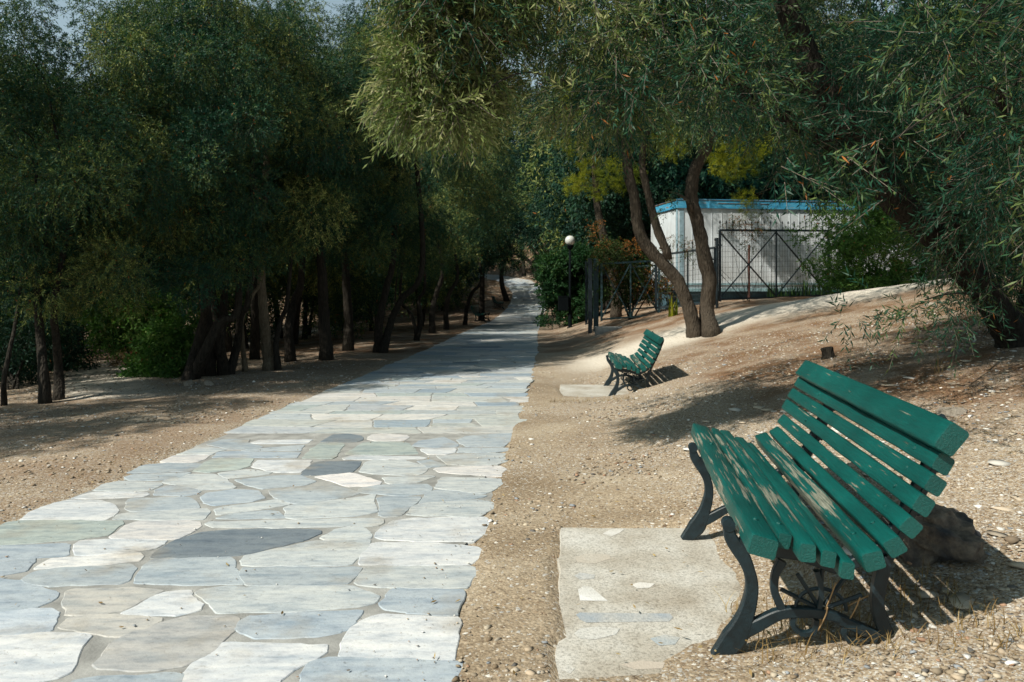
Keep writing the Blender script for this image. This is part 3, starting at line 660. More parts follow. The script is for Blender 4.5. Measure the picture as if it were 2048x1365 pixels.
tag(st.build('tree_stump', M['bark_dark'], smooth=False), 'short dark sawn stump on the slope behind the near bench', 'stump')
e = None

# ------------------------------------------------------------------ lamp post, bin
g = G(1140, 656); H = 2.0 + (g.y * (1.0))*0
top_z = CAMZ + (HOR - 492) / FPX * g.y
lp = empty('lamp_post', g, 0, 'black lamp post with a white glass globe beside the path', 'street lamp')
b = MB(); hz = top_z - g.z
b.tube([(0, 0, z) for z in (-.05, .02, .04, .5, .55, .60, hz - .12)], [.10, .10, .07, .065, .055, .045, .04], 14); b.build('pole', M['lamp_iron'], lp, True)
b = MB(); b.tube([(0, 0, hz - .13), (0, 0, hz - .1), (0, 0, hz - .03), (0, 0, hz + .02)], [.05, .085, .10, .12], 16)
for k in range(3): a = k * 2.09; b.tube([(.11 * math.cos(a), .11 * math.sin(a), hz - .05), (.13 * math.cos(a), .13 * math.sin(a), hz + .03)], .014, 6)
b.build('globe_holder', M['lamp_iron'], lp, True)
m, T, B_, N, L = new_mat('opal_glass'); B_.inputs['Base Color'].default_value = (.62, .63, .60, 1); B_.inputs['Roughness'].default_value = .18
import bmesh
bm = bmesh.new(); bmesh.ops.create_uvsphere(bm, u_segments=32, v_segments=20, radius=.178); me = bpy.data.meshes.new('globe'); bm.to_mesh(me); bm.free(); me.materials.append(m)
me.polygons.foreach_set('use_smooth', [True] * len(me.polygons)); link_mesh('globe', me, lp, (0, 0, hz + .185))
bn = empty('litter_bin', (g.x - .24, g.y, g.z + .62), 0, 'black square litter bin hung low on the lamp post', 'litter bin')
b = MB(); W2, D2, H2 = .34, .26, .50
for dx, dy, sx, sy in ((0, -D2 / 2, W2, .012), (0, D2 / 2, W2, .012), (-W2 / 2, 0, .012, D2 - .014), (W2 / 2, 0, .012, D2 - .014)): b.box((dx, dy, H2 / 2), (sx, sy, H2))
b.box((0, 0, .01), (W2 - .02, D2 - .02, .015)); b.build('body', M['lamp_iron'], bn)
b = MB(); b.box((0, -D2 / 2 - .004, H2), (W2 + .03, .02, .03)); b.box((0, D2 / 2 + .004, H2), (W2 + .03, .02, .03)); b.box((-W2 / 2 - .004, 0, H2), (.02, D2 - .016, .03)); b.box((W2 / 2 + .004, 0, H2), (.02, D2 - .016, .03)); b.build('rim', M['lamp_iron'], bn)
b = MB(); b.box((W2 / 2 + .03, 0, H2 / 2), (.05, .05, .3)); b.build('bracket', M['lamp_iron'], bn)

# ------------------------------------------------------------------ site cabin (white container)
def panel_mat():
    m, T, B_, N, L = new_mat('white_panel'); v = mapping(N, L, (1, 1, .25)); n = noise_tex(N, L, 3.0, 6, v, .65); n2 = noise_tex(N, L, 1.1, 4, mapping(N, L, (1, 1, 1)))
    c_ = mix(N, L, 1, ramp_out(N, L, n.outputs[0], [(.3, (.56, .61, .64)), (.6, (.78, .84, .88))]), ramp_out(N, L, n2.outputs[0], [(.35, (.78, .76, .74)), (.6, (1, 1, 1))]), 'MULTIPLY')
    L.new(c_, B_.inputs['Base Color']); B_.inputs['Roughness'].default_value = .5; return m
def rust_blue():
    m, T, B_, N, L = new_mat('blue_trim_rust'); v = mapping(N, L, (1, 1, 6)); n = noise_tex(N, L, 2.2, 7, v, .7)
    L.new(ramp_out(N, L, n.outputs[0], [(.42, (.04, .30, .52)), (.58, (.10, .42, .62)), (.65, (.30, .14, .07)), (.72, (.15, .06, .03))]), B_.inputs['Base Color']); B_.inputs['Roughness'].default_value = .5; return m
M['panel'] = panel_mat(); M['blue'] = rust_blue(); M['grime'] = simple_mat('cabin_base', (.05, .11, .14), .8, var=.5, scale=3)
cab = empty('site_cabin', (4.65, 21.0, 0), math.atan2(.8, 6), 'long white metal site cabin with rusty blue roof edge behind the gates', 'cabin')
z0c, z1c, LX, LY = 1.02, 3.36, 7.6, 2.4
b = MB(); b.box((LX / 2, LY / 2, (z0c + z1c) / 2), (LX, LY, z1c - z0c))
k = .12
while k < LX: b.box((k, -.006, (z0c + z1c) / 2), (.018, .010, z1c - z0c - .02)); k += .29
k = .2
while k < LY: b.box((-.006, k, (z0c + z1c) / 2), (.010, .018, z1c - z0c - .02)); k += .29
b.build('wall', M['panel'], cab)
b = MB(); b.box((LX / 2, LY / 2, z1c + .03), (LX + .10, LY + .10, .22)); b.box((LX / 2, LY / 2, z1c + .165), (LX + .04, LY + .04, .03))
k = .9
while k < LX: b.box((k, -.056, z1c + .03), (.05, .012, .215)); k += 1.45
b.build('roof', M['blue'], cab)
b = MB(); b.box((LX / 2, -.055, z1c + .15), (LX + .12, .02, .012)); b.box((1.9, -.056, z1c + .06), (1.5, .008, .018)); b.box((4.6, -.056, z1c + .045), (.9, .008, .014)); b.box((-.055, LY / 2, z1c + .15), (.03, LY + .05, .022)); b.build('rusty_gutter', simple_mat('rust_brown', (.16, .085, .05), .85, var=.6, scale=5), cab)
b = MB(); b.box((.10, -.012, (z0c + z1c) / 2 - .05), (.12, .016, z1c - z0c - .12)); b.box((-.012, .06, (z0c + z1c) / 2 - .05), (.016, .12, z1c - z0c - .12)); b.build('corner_post', simple_mat('faded_blue_post', (.28, .40, .46), .5), cab)
b = MB(); b.box((LX / 2, -.02, z0c + .13), (LX + .02, .02, .05)); b.box((LX / 2, -.03, z0c - .03), (LX + .06, .03, .09)); b.build('base_rail', simple_mat('pale_blue_rail', (.22, .36, .40), .6, var=.5), cab)
b = MB(); b.box((LX / 2, LY / 2, z0c - .38), (LX - .3, LY - .3, .62)); b.build('plinth', M['grime'], cab)

# ------------------------------------------------------------------ gates and fence
def panel(name, A_, Bp, zt, label, cat, brace=((0, .5), (.5, 1)), spikes=True, mesh=True, mat='gate_iron', mids=(.5,), zb_=None, parent=None, sp=.17):
    """framed gate leaf from ground point A_ to Bp, top at height zt above each foot"""
    t = parent or empty(name, A_, 0, label, cat); A0 = Vector(A_); a = Vector((0, 0, .08)); bb = Vector(Bp) - A0 + Vector((0, 0, .08)); up = Vector((0, 0, zt - .08))
    if zb_ is not None: bb.z = zb_
    f = MB(); f.bar(a, bb, .05); f.bar(a + up, bb + up, .055); f.bar(a - Vector((0, 0, .05)), a + up, .06); f.bar(bb - Vector((0, 0, .05)), bb + up, .06)
    P = lambda u, w_: a.lerp(bb, u) + up * w_
    for u in mids: f.bar(P(u, 0), P(u, 1), .04)
    f.build('frame', M[mat], t)
    if brace:
        f = MB()
        for u0, u1 in brace: f.bar(P(u0, .02), P(u1, .98), .036); f.bar(P(u0, .98) + Vector((0, .03, 0)), P(u1, .02) + Vector((0, .03, 0)), .036)
        f.build('brace', M[mat], t)
    if mesh:
        f = MB(); Lr = (bb - a).length; n = int(Lr / .085); off = Vector((0, .035, 0))
        for i in range(1, n): f.bar(P(i / n, 0) + off, P(i / n, 1) + off, .0055)
        n = int(zt / .13)
        for i in range(1, n): f.bar(P(0, i / n) + off * 1.2, P(1, i / n) + off * 1.2, .0055)
        f.build('wire_mesh', M['wire'], t)
    if spikes:
        f = MB(); n = int((bb - a).length / (sp * 1.15))
        for i in range(n + 1):
            q = P(i / n, 1); f.tube([q, q + Vector((0, 0, .17)), q + Vector((0, 0, .18)), q + Vector((0, 0, .21)), q + Vector((0, 0, .25))], [.009, .009, .018, .02, .002], 6)
        f.build('spikes', M[mat], t)
    return t
ga, gb = ray(1440, 606, 18.6), ray(1657, 597, 20.0)
panel('metal_gate', ga, gb, 1.80, 'tall dark spiked gate with two cross braces before the white cabin', 'gate')
fa, fb = ray(1312, 622, 19.6), ray(1430, 612, 18.6)
panel('metal_gate', fa, fb, 1.44, 'lower spiked gate leaf with one diagonal seen behind the twin trunks', 'gate', brace=(), mids=(.55,))
f = MB(); P0 = ray(1434, 612, 18.55); f.tube([(0, 0, -.1), (0, 0, 1.68)], .036, 10)
t = empty('gate_post', P0, 0, 'dark round gate post with a slightly leaning top between the two spiked gates', 'post'); f.build('post', M['gate_iron'], t); f = MB(); f.bar((0, 0, 1.5), (.12, .0, 1.5), .04); f.build('hinge', M['gate_iron'], t); f = MB(); f.bar((0, 0, 1.15), (-.15, 0, 1.15), .04); f.build('hinge', M['gate_iron'], t)
# open teal gate at the left, hung on two thick posts by the path
la, lb = ray(1203, 645, 20.8), ray(1318, 636, 21.2)
panel('metal_gate', la, lb, 1.62, 'faded teal gate frame overgrown by orange vine beside the lamp', 'gate', brace=((0, .5), (.5, 1)), spikes=False, mesh=False, mat='gate_teal')
ia, ib = ray(1252, 625, 22.4), ray(1312, 620, 22.8)
panel('metal_gate', ia, ib, 1.35, 'pale teal braced gate leaf standing ajar behind the vine', 'gate', brace=((0, 1),), spikes=False, mesh=False, mat='gate_teal', mids=())
g = G(1180, 668); t = empty('gate_post', g, 0, 'thick dark square post at the corner where gravel meets the path', 'post'); f = MB(); f.box((0, 0, 1.0), (.10, .10, 2.1)); f.build('post', M['gate_iron'], t); f = MB(); f.box((0, 0, 2.06), (.12, .12, .03)); f.build('cap', M['gate_iron'], t)
g2 = ray(1192, 660, 20.9); t = empty('gate_post', g2, 0, 'teal square post carrying the vine-covered gate frame', 'post'); f = MB(); f.box((0, 0, .95), (.13, .12, 2.0)); f.build('post', M['gate_teal'], t); f = MB(); f.box((0, 0, 1.965), (.15, .14, .03)); f.build('cap', M['gate_teal'], t)
g3 = ray(1172, 650, 22.4); t = empty('gate_leaf', g3, 0, 'narrow solid gate leaf with a pale latch next to the lamp', 'gate'); f = MB(); f.bar((0, 0, 0), (0, 0, 1.9), .05); f.bar((.12, -.5, 0), (.12, -.5, 1.9), .05)
for z in (.05, .7, 1.3, 1.88): f.bar((0, 0, z), (.12, -.5, z), .04)
for q in range(1, 5): f.bar((.024 * q, -.1 * q, .05), (.024 * q, -.1 * q, 1.88), .022)
f.build('frame', M['gate_iron'], t); f = MB(); f.box((.12, -.55, 1.0), (.16, .02, .03)); f.box((.12, -.55, .93), (.03, .02, .26)); f.build('latch', simple_mat('pale_latch', (.4, .45, .45), .4), t)
g = ray(1218, 676, 19.4); b = MB(); b.box((.3, 0, -.02), (.7, .35, .22)); tag(b.build('kerb_block', M['mortar']), 'low pale concrete block at the foot of the corner post', 'kerb').location = (g.x - .3, g.y, tz(g.x, g.y) + .03)
tp = ray(1688, 590, 20.6); t = empty('fence_post', tp, 0, 'tall thin dark fence post rising out of the flowering shrub', 'post'); f = MB(); f.tube([(0, 0, -.2), (0, 0, 2.45)], .035, 8); f.build('post', M['gate_iron'], t)
f = MB(); f.tube([(0, 0, -.2), (0, 0, 1.35)], .03, 8); tag(f.build('rusty_post', simple_mat('rusty', (.09, .035, .025), .8)), 'short rusty stake standing behind the tall spiked gate', 'post').location = ray(1498, 590, 20.3)

# ------------------------------------------------------------------ leaves
def unit(a): return a / np.maximum(np.linalg.norm(a, axis=-1, keepdims=True), 1e-9)
def leaf_arrays(blobs, nspray, nleaf, L, ll, lw, droop=.35, seed=0, rmin=.3, spread=.8, vary=.35, axis=None):
    g_ = np.random.default_rng(seed); bl = np.asarray(blobs, float); wgt = bl[:, 3] ** 2; wgt /= wgt.sum()
    k = g_.choice(len(bl), nspray, p=wgt); d = unit(g_.normal(size=(nspray, 3))); rad = bl[k, 3] * (rmin + (1 - rmin) * g_.random(nspray) ** .6)
    sc = np.array([1, 1, .8]) if bl.shape[1] == 4 else bl[k, 4:7]
    P = bl[k, :3] + d * rad[:, None] * sc
    D = unit(d * .9 + g_.normal(size=(nspray, 3)) * .55 + np.array([0, 0, -droop])); Ls = L * g_.uniform(.5, 1.3, nspray)
    U = unit(np.cross(D, g_.normal(size=(nspray, 3)))); W = np.cross(D, U)
    t = (np.arange(nleaf) + .5) / nleaf
    pos = P[:, None] + D[:, None] * (Ls[:, None, None] * t[None, :, None]); pos[..., 2] -= droop * .5 * Ls[:, None] * t[None] ** 2
    a = np.arange(nleaf) * 2.4 + g_.random((nspray, 1)) * 6.3; perp = U[:, None] * np.cos(a)[..., None] + W[:, None] * np.sin(a)[..., None]
    ld = unit(D[:, None] * .75 + perp * spread + g_.normal(size=(nspray, nleaf, 3)) * .15 + np.array([0, 0, -droop * .4]))
    wv = unit(np.cross(ld, g_.normal(size=ld.shape))); l_ = ll * g_.uniform(1 - vary, 1 + vary, (nspray, nleaf, 1)); w_ = lw * .5
    V = np.stack([pos, pos + ld * l_ * .4 + wv * w_, pos + ld * l_, pos + ld * l_ * .4 - wv * w_], 2).reshape(-1, 4, 3)
    rnd = np.clip(g_.random((nspray, nleaf)) * .34 + g_.random((nspray, 1)) * .20 + (g_.random(len(bl))[k] * .45)[:, None], 0, .955); o = g_.random(rnd.shape) < .006; rnd[o] = 1.0
    e_ = P + D * Ls[:, None]; e_[:, 2] -= droop * .5 * Ls; tw = wv[:, 0] * .0026
    TW = np.stack([P - tw, P + tw, e_ + tw * .4, e_ - tw * .4], 1)
    return V, rnd.ravel(), TW
def crown_mesh(name, mat, arrs, twig=True, tw='twig_dark'):
    Vs = [a[0] for a in arrs]; rn = [a[1] for a in arrs]
    nl = sum(len(v) for v in Vs)
    if twig: Vs += [a[2] for a in arrs]; rn += [np.full(len(a[2]), .5) for a in arrs]
    V = np.concatenate(Vs); r = np.concatenate(rn); n = len(V); mi = np.zeros(n, np.int32); mi[nl:] = 1
    return fast_mesh(name, V, np.arange(n * 4), [mat, M[tw]], {'rnd': ('POINT', 'FLOAT', np.repeat(r, 4))}, mi)
def blob_set(n, Rr, Hh, seed, rb=(.5, .95), low=-1.0):
    g_ = np.random.default_rng(seed); out = []
    while len(out) < n:
        d = g_.normal(size=3); d /= np.linalg.norm(d); f = g_.uniform(.45, 1.0) ** .7
        p = d * f * np.array([Rr, Rr, Hh])
        if p[2] < low * Hh: continue
        out.append((p[0], p[1], p[2], g_.uniform(*rb)))
    return np.array(out)
VAR = {}
def variant(key, mat, n, Rr, Hh, seed, nspray, nleaf, L, ll, lw, droop, rb=(.5, .9)):
    bl = blob_set(n, Rr, Hh, seed, rb); VAR[key] = (crown_mesh('crown', M[mat], [leaf_arrays(bl, nspray, nleaf, L, ll, lw, droop, seed)], True), bl)
for i in range(4): variant('fine%d' % i, 'leaf_olive', 40, 2.1, 2.3, 20 + i, 6800, 15, .24, .047, .0135, .32, (.28, .52))
for i in range(3): variant('coarse%d' % i, 'leaf_olive', 26, 2.6, 3.0, 40 + i, 1900, 12, .5, .13, .036, .4, (.7, 1.2))
for i in range(2): variant('dark%d' % i, 'leaf_dark', 26, 2.6, 2.8, 50 + i, 2600, 12, .45, .12, .055, .2, (.7, 1.2))
variant('broad', 'leaf_dark', 24, 1.8, 2.0, 60, 3600, 12, .35, .085, .045, .2, (.5, .8))

TREE_N = [0]
def tree(label, stems, crown=None, cc=None, cs=(1, 1, 1), rz=0.0, bark='bark_dark', group=None, cat='tree', limbs=9, seg=10, name='tree', rough=.10, crown_name='crown', reach=2.6):
    """stems: list of (world points, r0, r1). base of the first stem is the thing's origin"""
    TREE_N[0] += 1; base = Vector(stems[0][0][0]); t = empty(name, base, 0, label, cat, group); b_ = MB()
    for pts, r0, r1 in stems:
        Q = catmull([Vector(p) - base for p in pts], 6); n = len(Q)
        tt = np.linspace(0, 1, n); rd = r0 + (r1 - r0) * tt; rd = rd * (1 + .28 * np.exp(-tt * n / 2.2)) if (Vector(pts[0]) - base).length < .8 else rd
        Q[0] = Q[0] - Vector((0, 0, .12)); b_.tube(Q, list(rd), seg, rough)
    if crown:
        me_, bl = VAR[crown]; o = link_mesh(crown_name, me_, t); c_ = Vector(cc) - base; o.location = c_; o.rotation_euler = (0, 0, rz); o.scale = cs
        rr = random.Random(TREE_N[0]); ids = sorted(range(len(bl)), key=lambda i: rr.random())[:limbs]
        ca, sa = math.cos(rz), math.sin(rz); nodes = []
        for pts, r0, r1 in stems:
            Q = catmull([Vector(p) - base for p in pts], 4); n = len(Q)
            nodes += [(q, r0 + (r1 - r0) * k / n) for k, q in enumerate(Q) if k > n * .35 and r0 > .015 or len(stems) == 1]
        for i in ids:                              # a limb grows from the closest wood below it, so no long straight sticks
            x, y, z = bl[i, 0] * cs[0], bl[i, 1] * cs[1], bl[i, 2] * cs[2]; tip = c_ + Vector((x * ca - y * sa, x * sa + y * ca, z))
            best = min(nodes, key=lambda nd: (nd[0] - tip).length + max(0, nd[0].z - tip.z) * .8); L_ = (best[0] - tip).length
            if L_ > reach or tip.z < best[0].z - .35: continue
            mid = best[0].lerp(tip, .5) + Vector((rr.uniform(-.12, .12), rr.uniform(-.12, .12), .16)) * L_
            q1 = best[0].lerp(mid, .5) + Vector((rr.uniform(-.05, .05), rr.uniform(-.05, .05), .03)) * L_
            Q = catmull([best[0], q1, mid, tip], 4); rs = min(best[1] * .55, .012 + .014 * L_); b_.tube(Q, list(np.linspace(rs, .006, len(Q))), 5, .08, cap=False)
            nodes += [(Q[len(Q) // 2], rs * .7), (tip, .008)]
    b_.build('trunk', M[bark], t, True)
    return t
def px_tree(label, stems_px, crown, zc, cs=1.0, bark='bark_dark', d=None, dxy=(0, 0), group='tall trees lining the left of the path', **kw):
    """stems given in photo pixels, standing at the depth where the first foot meets the ground"""
    g_ = G(*stems_px[0][0][0]) if d is None else ray(*stems_px[0][0][0], d)
    D_ = g_.y; stems = []
    for pts, wpx in stems_px:
        W_ = [ray(p[0], p[1], D_ + (p[2] if len(p) > 2 else .15 * math.sin(i * 1.7 + pts[0][0]))) for i, p in enumerate(pts)]; W_[0] = Vector((W_[0].x, W_[0].y, tz(W_[0].x, W_[0].y) if d is None else W_[0].z))
        r0 = wpx / 2 / FPX * D_; top = W_[-1]; up = Vector((top.x + (g_.x + dxy[0] - top.x) * .35, top.y + dxy[1] * .5, max(top.z + .6, zc - .3)))
        stems.append((W_ + [up], r0, r0 * .5))
    tx_ = sum(s[0][-1].x for s in stems) / len(stems)
    zz_ = 1.0
    if crown and crown.startswith('fine'): zc, zz_ = zc - .40, 1.14
    return tree(label, stems, crown, (tx_ + dxy[0], D_ + dxy[1], zc), (cs, cs, cs * zz_), (stems_px[0][0][0][0] * .37) % 6.28, bark, group, **kw)
GL = 'tall trees lining the left of the path'
px_tree('dark tree with two stems leaning apart beside the low flat stones', [([(376, 762), (392, 700), (408, 640), (415, 560)], 24), ([(386, 765), (412, 700), (440, 645), (478, 590)], 24)], 'fine0', 4.3, 1.05, dxy=(-.3, .3))
px_tree('straight dark tree rising just behind the pair of leaning stems', [([(418, 754), (414, 650), (405, 540)], 26)], 'fine1', 4.6, 1.0, dxy=(-.5, .8))
px_tree('forked dark tree next to the thin pale grey sapling', [([(449, 752), (440, 690), (447, 640), (450, 560)], 22), ([(459, 751), (474, 690), (482, 630), (500, 570)], 18)], 'fine2', 4.5, 1.0, dxy=(.2, .9))
px_tree('thin pale grey sapling with a kinked stem', [([(491, 746), (486, 695), (484, 640), (505, 590), (520, 550)], 11)], None, 3.4, bark='bark_pale')
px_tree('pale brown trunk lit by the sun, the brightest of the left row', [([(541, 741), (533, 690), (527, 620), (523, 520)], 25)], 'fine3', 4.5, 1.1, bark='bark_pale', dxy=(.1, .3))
px_tree('slim dark trunk pressed against the sunlit pale trunk', [([(557, 739), (552, 690), (562, 640), (578, 570)], 13)], 'fine0', 4.9, .9, dxy=(.3, 1.0))
px_tree('short dark trunk between the sunlit trunk and the thickest one', [([(582, 724), (577, 660), (590, 600), (604, 540)], 21)], 'fine1', 4.8, 1.05, dxy=(.2, .7))
px_tree('thickest straight black trunk halfway along the left row', [([(654, 723), (648, 640), (645, 560), (642, 480)], 26)], 'fine2', 4.9, 1.15, dxy=(-.1, .5))
px_tree('straight black trunk next after the thickest one', [([(697, 703), (697, 640), (692, 560), (690, 480)], 21)], 'fine3', 4.9, 1.15, dxy=(.1, .8))
px_tree('dark tree forking low into a wide V beside the path', [([(756, 706), (758, 650), (772, 580), (788, 500)], 18), ([(766, 704), (780, 650), (802, 600), (845, 530)], 17)], 'fine0', 4.9, 1.2, dxy=(.4, .6))
px_tree('low bushy tree with several thin crooked stems', [([(833, 683), (830, 655), (818, 622), (800, 590)], 9), ([(834, 683), (842, 640), (838, 600), (850, 570)], 9), ([(836, 682), (826, 640), (808, 612), (790, 600)], 5)], 'coarse0', 3.2, .6, dxy=(0, .8))
px_tree('slender dark trunk past the crooked bushy tree', [([(865, 667), (864, 630), (872, 590), (885, 540)], 13)], 'coarse1', 3.6, .62, dxy=(-.4, .6))
px_tree('narrow dark trunk close to the sunny strip of earth', [([(893, 660), (892, 620), (900, 585), (915, 550)], 11)], 'coarse2', 3.5, .6, dxy=(-.4, .6))
px_tree('leaning dark tree arching over the path edge', [([(930, 652), (934, 615), (945, 585), (962, 560)], 9)], 'broad', 3.3, 1.0, dxy=(.1, .5))
px_tree('pole-straight black trunk with a bench at its foot', [([(963, 643), (964, 600), (965, 550), (966, 500)], 12)], 'dark0', 5.0, .95, dxy=(-.2, .6))
px_tree('S-curved black trunk by the bend of the path', [([(1014, 603), (1005, 575), (1003, 550), (1008, 525), (1018, 500)], 11)], 'coarse1', 5.4, 1.2, dxy=(0, .5))
px_tree('black tree with one stem bending steeply over the brown bank', [([(1048, 549), (1047, 530), (1045, 505)], 8), ([(1079, 555), (1068, 533), (1052, 517), (1040, 505)], 9)], 'dark1', 7.6, 1.3, d=60.0)
px_tree('thick ribbed trunk at the far left of the wood', [([(92, 804), (86, 740), (80, 660), (78, 560)], 22)], 'fine1', 3.3, .92, dxy=(.2, .6))
px_tree('smooth dark trunk right of the thick ribbed trunk', [([(119, 800), (117, 740), (112, 670), (112, 580)], 20)], 'fine2', 3.8, .92, dxy=(.4, 1.2))
px_tree('slim dark trunk at the left border of the picture', [([(9, 812), (8, 760), (22, 690), (35, 620)], 11)], 'fine3', 3.1, .85, dxy=(0, .9))

# second and third rows of the wood: each tree its own, look-alikes share a label
rr = random.Random(5)
WOOD = []
def wood_tree(x, y, kind, h, s, label, group, r=None, bark='bark_dark'):
    z = tz(x, y); r = r or rr.uniform(.07, .13)
    if -.70 < x / y < -.40 and y > 9: s = min(s, .9 + (y - 12) * .03); h = max(1.8, min(h, CAMZ + .215 * y - z - 2.3 * s))
    if abs(x / y + .53) < .075 and 9 < y < 21: return
    lx, ly = rr.uniform(-.5, .5), rr.uniform(-.4, .4)
    tree(label, [([(x, y, z), (x + lx * .3, y + ly * .2, z + h * .25), (x + lx * .8, y + ly * .6, z + h * .5), (x + lx, y + ly, z + h * .8)], r, r * .5)], kind, (x + lx, y + ly, z + h), (s, s, s), rr.uniform(0, 6.28), bark, group, limbs=6, seg=8)
LB = 'dark tree massed deep in the shade behind the left row'; GB = 'shaded trees behind the left row'
for i in range(17):
    y = 13.5 + i * 1.25 + rr.uniform(-.5, .5); x = -5.6 - rr.uniform(0, 3.2) + .10 * (y - 13) - (1.8 if i % 2 else 0)
    hh_, s_ = rr.uniform(4.2, 5.6), rr.uniform(1.0, 1.3)
    if y > 19: hh_, s_ = hh_ * .8, s_ * .8
    wood_tree(x, y, 'fine%d' % (i % 4) if i < 5 else 'coarse%d' % (i % 3), hh_, s_, LB, GB)
for i in range(22):
    y = 20 + i * 2.0 + rr.uniform(-.8, .8); x = -6.5 - rr.uniform(0, 8) + .06 * (y - 20) - (i % 3) * 2.5
    wood_tree(x, y, ['coarse0', 'dark0', 'coarse1', 'dark1', 'coarse2'][i % 5], rr.uniform(4.6, 6.6), rr.uniform(1.2, 1.6), LB, GB)
LE = 'tree at the far left edge of the wood, tops against pale sky'; 
for (x, y, h, s) in ((-10.2, 15.5, 4.0, 1.1), (-12.8, 18.5, 4.6, 1.2), (-9.8, 19.5, 5.0, 1.2), (-15, 23, 5.2, 1.4), (-13, 26, 5.6, 1.5), (-18, 30, 6, 1.7), (-21, 36, 6.5, 1.8)):
    wood_tree(x, y, 'coarse%d' % (int(y) % 3), h, s, LE, 'trees at the left edge of the wood')
# along both sides of the far path
LP_ = 'tree crowding the distant path beyond the lamp'; GP = 'trees crowding the distant path'
for (x, y, kind, h, s) in ((-3.8, 31, 'coarse0', 3.6, .75), (-4.6, 43, 'coarse2', 5.0, 1.0), (-5.2, 48, 'dark1', 6.2, 1.4), (-7, 55, 'coarse0', 6.5, 1.5), (-9, 62, 'dark0', 7, 1.7),
        (4.2, 33, 'dark0', 5.0, 1.2), (4.6, 38, 'dark1', 5.2, 1.2), (5.2, 44, 'dark0', 5.6, 1.3), (5.5, 50, 'dark1', 5.2, 1.3), (7, 56, 'dark0', 6.2, 1.5), (4.2, 66, 'dark1', 6.5, 1.6), (.5, 72, 'dark0', 7.0, 1.9), (-4, 76, 'coarse1', 7.2, 2.0), (6, 76, 'dark1', 7, 2.0), (-12, 74, 'dark0', 7, 2.0), (12, 68, 'dark0', 7, 2.0), (-9, 88, 'dark1', 8, 2.4), (2, 90, 'dark0', 8, 2.4), (13, 86, 'coarse1', 8, 2.4), (-22, 80, 'dark1', 8, 2.4), (-30, 70, 'dark0', 8, 2.4)):
    wood_tree(x, y, kind, h, s, LP_, GP)
LC = 'dark tree of the thicket rising behind the white cabin'; GC = 'trees behind the cabin'
for (x, y, kind, h, s) in ((4.9, 30, 'dark0', 4.6, 1.2), (5.2, 26.5, 'dark1', 5.2, 1.3), (8.0, 26.5, 'dark0', 5.4, 1.4), (11, 27, 'dark1', 5.4, 1.4), (14, 26, 'dark0', 5.4, 1.5), (17, 24, 'dark1', 5.2, 1.5), (4, 33, 'coarse0', 7, 1.6), (9, 33, 'dark0', 7.5, 1.7), (14, 33, 'dark1', 7.5, 1.8), (20, 31, 'coarse2', 7.5, 1.9), (26, 28, 'dark0', 7, 1.9), (12, 42, 'dark1', 9, 2.2), (22, 42, 'dark0', 9, 2.3), (32, 36, 'dark1', 8, 2.3)):
    wood_tree(x, y, kind, h, s, LC, GC)
LR = 'dark leafy tree on the right slope behind the leaning tree'; GR_ = 'trees on the right slope'
for (x, y, kind, h, s) in ((10.6, 14.5, 'fine1', 4.2, 1.1), (13.5, 17, 'coarse1', 4.6, 1.2), (12.2, 20.5, 'dark1', 4.6, 1.2), (15.5, 20, 'dark0', 4.6, 1.2), (9.4, 11.2, 'fine2', 4.5, 1.0), (11.5, 11.5, 'fine3', 4.0, 1.0)):
    wood_tree(x, y, kind, h, s, LR, GR_)
# trees that stand left of the view and throw the shade on the left bank
for (x, y, h, s) in ((-10.2, 4.6, 4.4, 1.1), (-9.0, 5.5, 4.2, .95), (-8.9, 10.3, 4.7, .95), (-10.4, 12.9, 4.7, 1.0), (-7.8, 7.9, 4.9, .6), (-12.5, 2.0, 5.0, 1.2)):
    wood_tree(x, y, 'fine%d' % (int(h) % 4), h, s, LE, 'trees at the left edge of the wood')

# twin-trunk tree at the right of the path
d0 = G(1405, 672).y
def rp(pts, d): return [ray(x, y, d + (q[0] if q else 0)) for x, y, *q in pts]
base = G(1392, 674); sA = [base] + rp([(1378, 617), (1367, 589), (1354, 560), (1321, 523), (1290, 488), (1277, 457), (1272, 424), (1268, 391), (1256, 340), (1250, 250), (1245, 180)], base.y)
sA2 = rp([(1336, 508), (1316, 463), (1305, 424), (1294, 380), (1284, 320), (1300, 240)], base.y - .05)
b2_ = G(1424, 671); sB = [b2_] + rp([(1413, 622), (1419, 567), (1408, 512), (1395, 446), (1384, 402), (1384, 370), (1392, 335), (1412, 298), (1422, 260), (1430, 180)], base.y + .1)
sB2 = rp([(1384, 412), (1370, 398), (1355, 388), (1338, 384)], base.y - .05)
k_ = base.y / FPX
tw_blobs = []
g_ = np.random.default_rng(3)
for _ in range(52):
    px = g_.uniform(1060, 1640); py = g_.uniform(-260, 235 if px < 1500 else 180); p = ray(px, py, base.y + g_.uniform(-2.2, 2.2)); tw_blobs.append((p.x - base.x, p.y - base.y, p.z - base.z, g_.uniform(.45, .85)))
for px, py, r_ in ((1370, 255, .45), (1300, 262, .45), (1235, 268, .5), (1180, 250, .5), (1450, 250, .4), (1340, 385, .16), (1330, 415, .12)):
    p = ray(px, py, base.y - .2); tw_blobs.append((p.x - base.x, p.y - base.y, p.z - base.z, r_))
VAR['twin'] = (crown_mesh('crown', M['leaf_near'], [leaf_arrays(tw_blobs, 9500, 14, .34, .075, .014, .55, 77)]), np.array(tw_blobs))
tree('twin-trunk brown tree standing alone between bench and cabin', [(sA, 14 * k_, 9 * k_), (sA2, 9 * k_, 6 * k_), (sB, 15.5 * k_, 10 * k_), (sB2, 4 * k_, 1.2 * k_)], 'twin', base, (1, 1, 1), 0, 'bark_mid', limbs=26, seg=14)

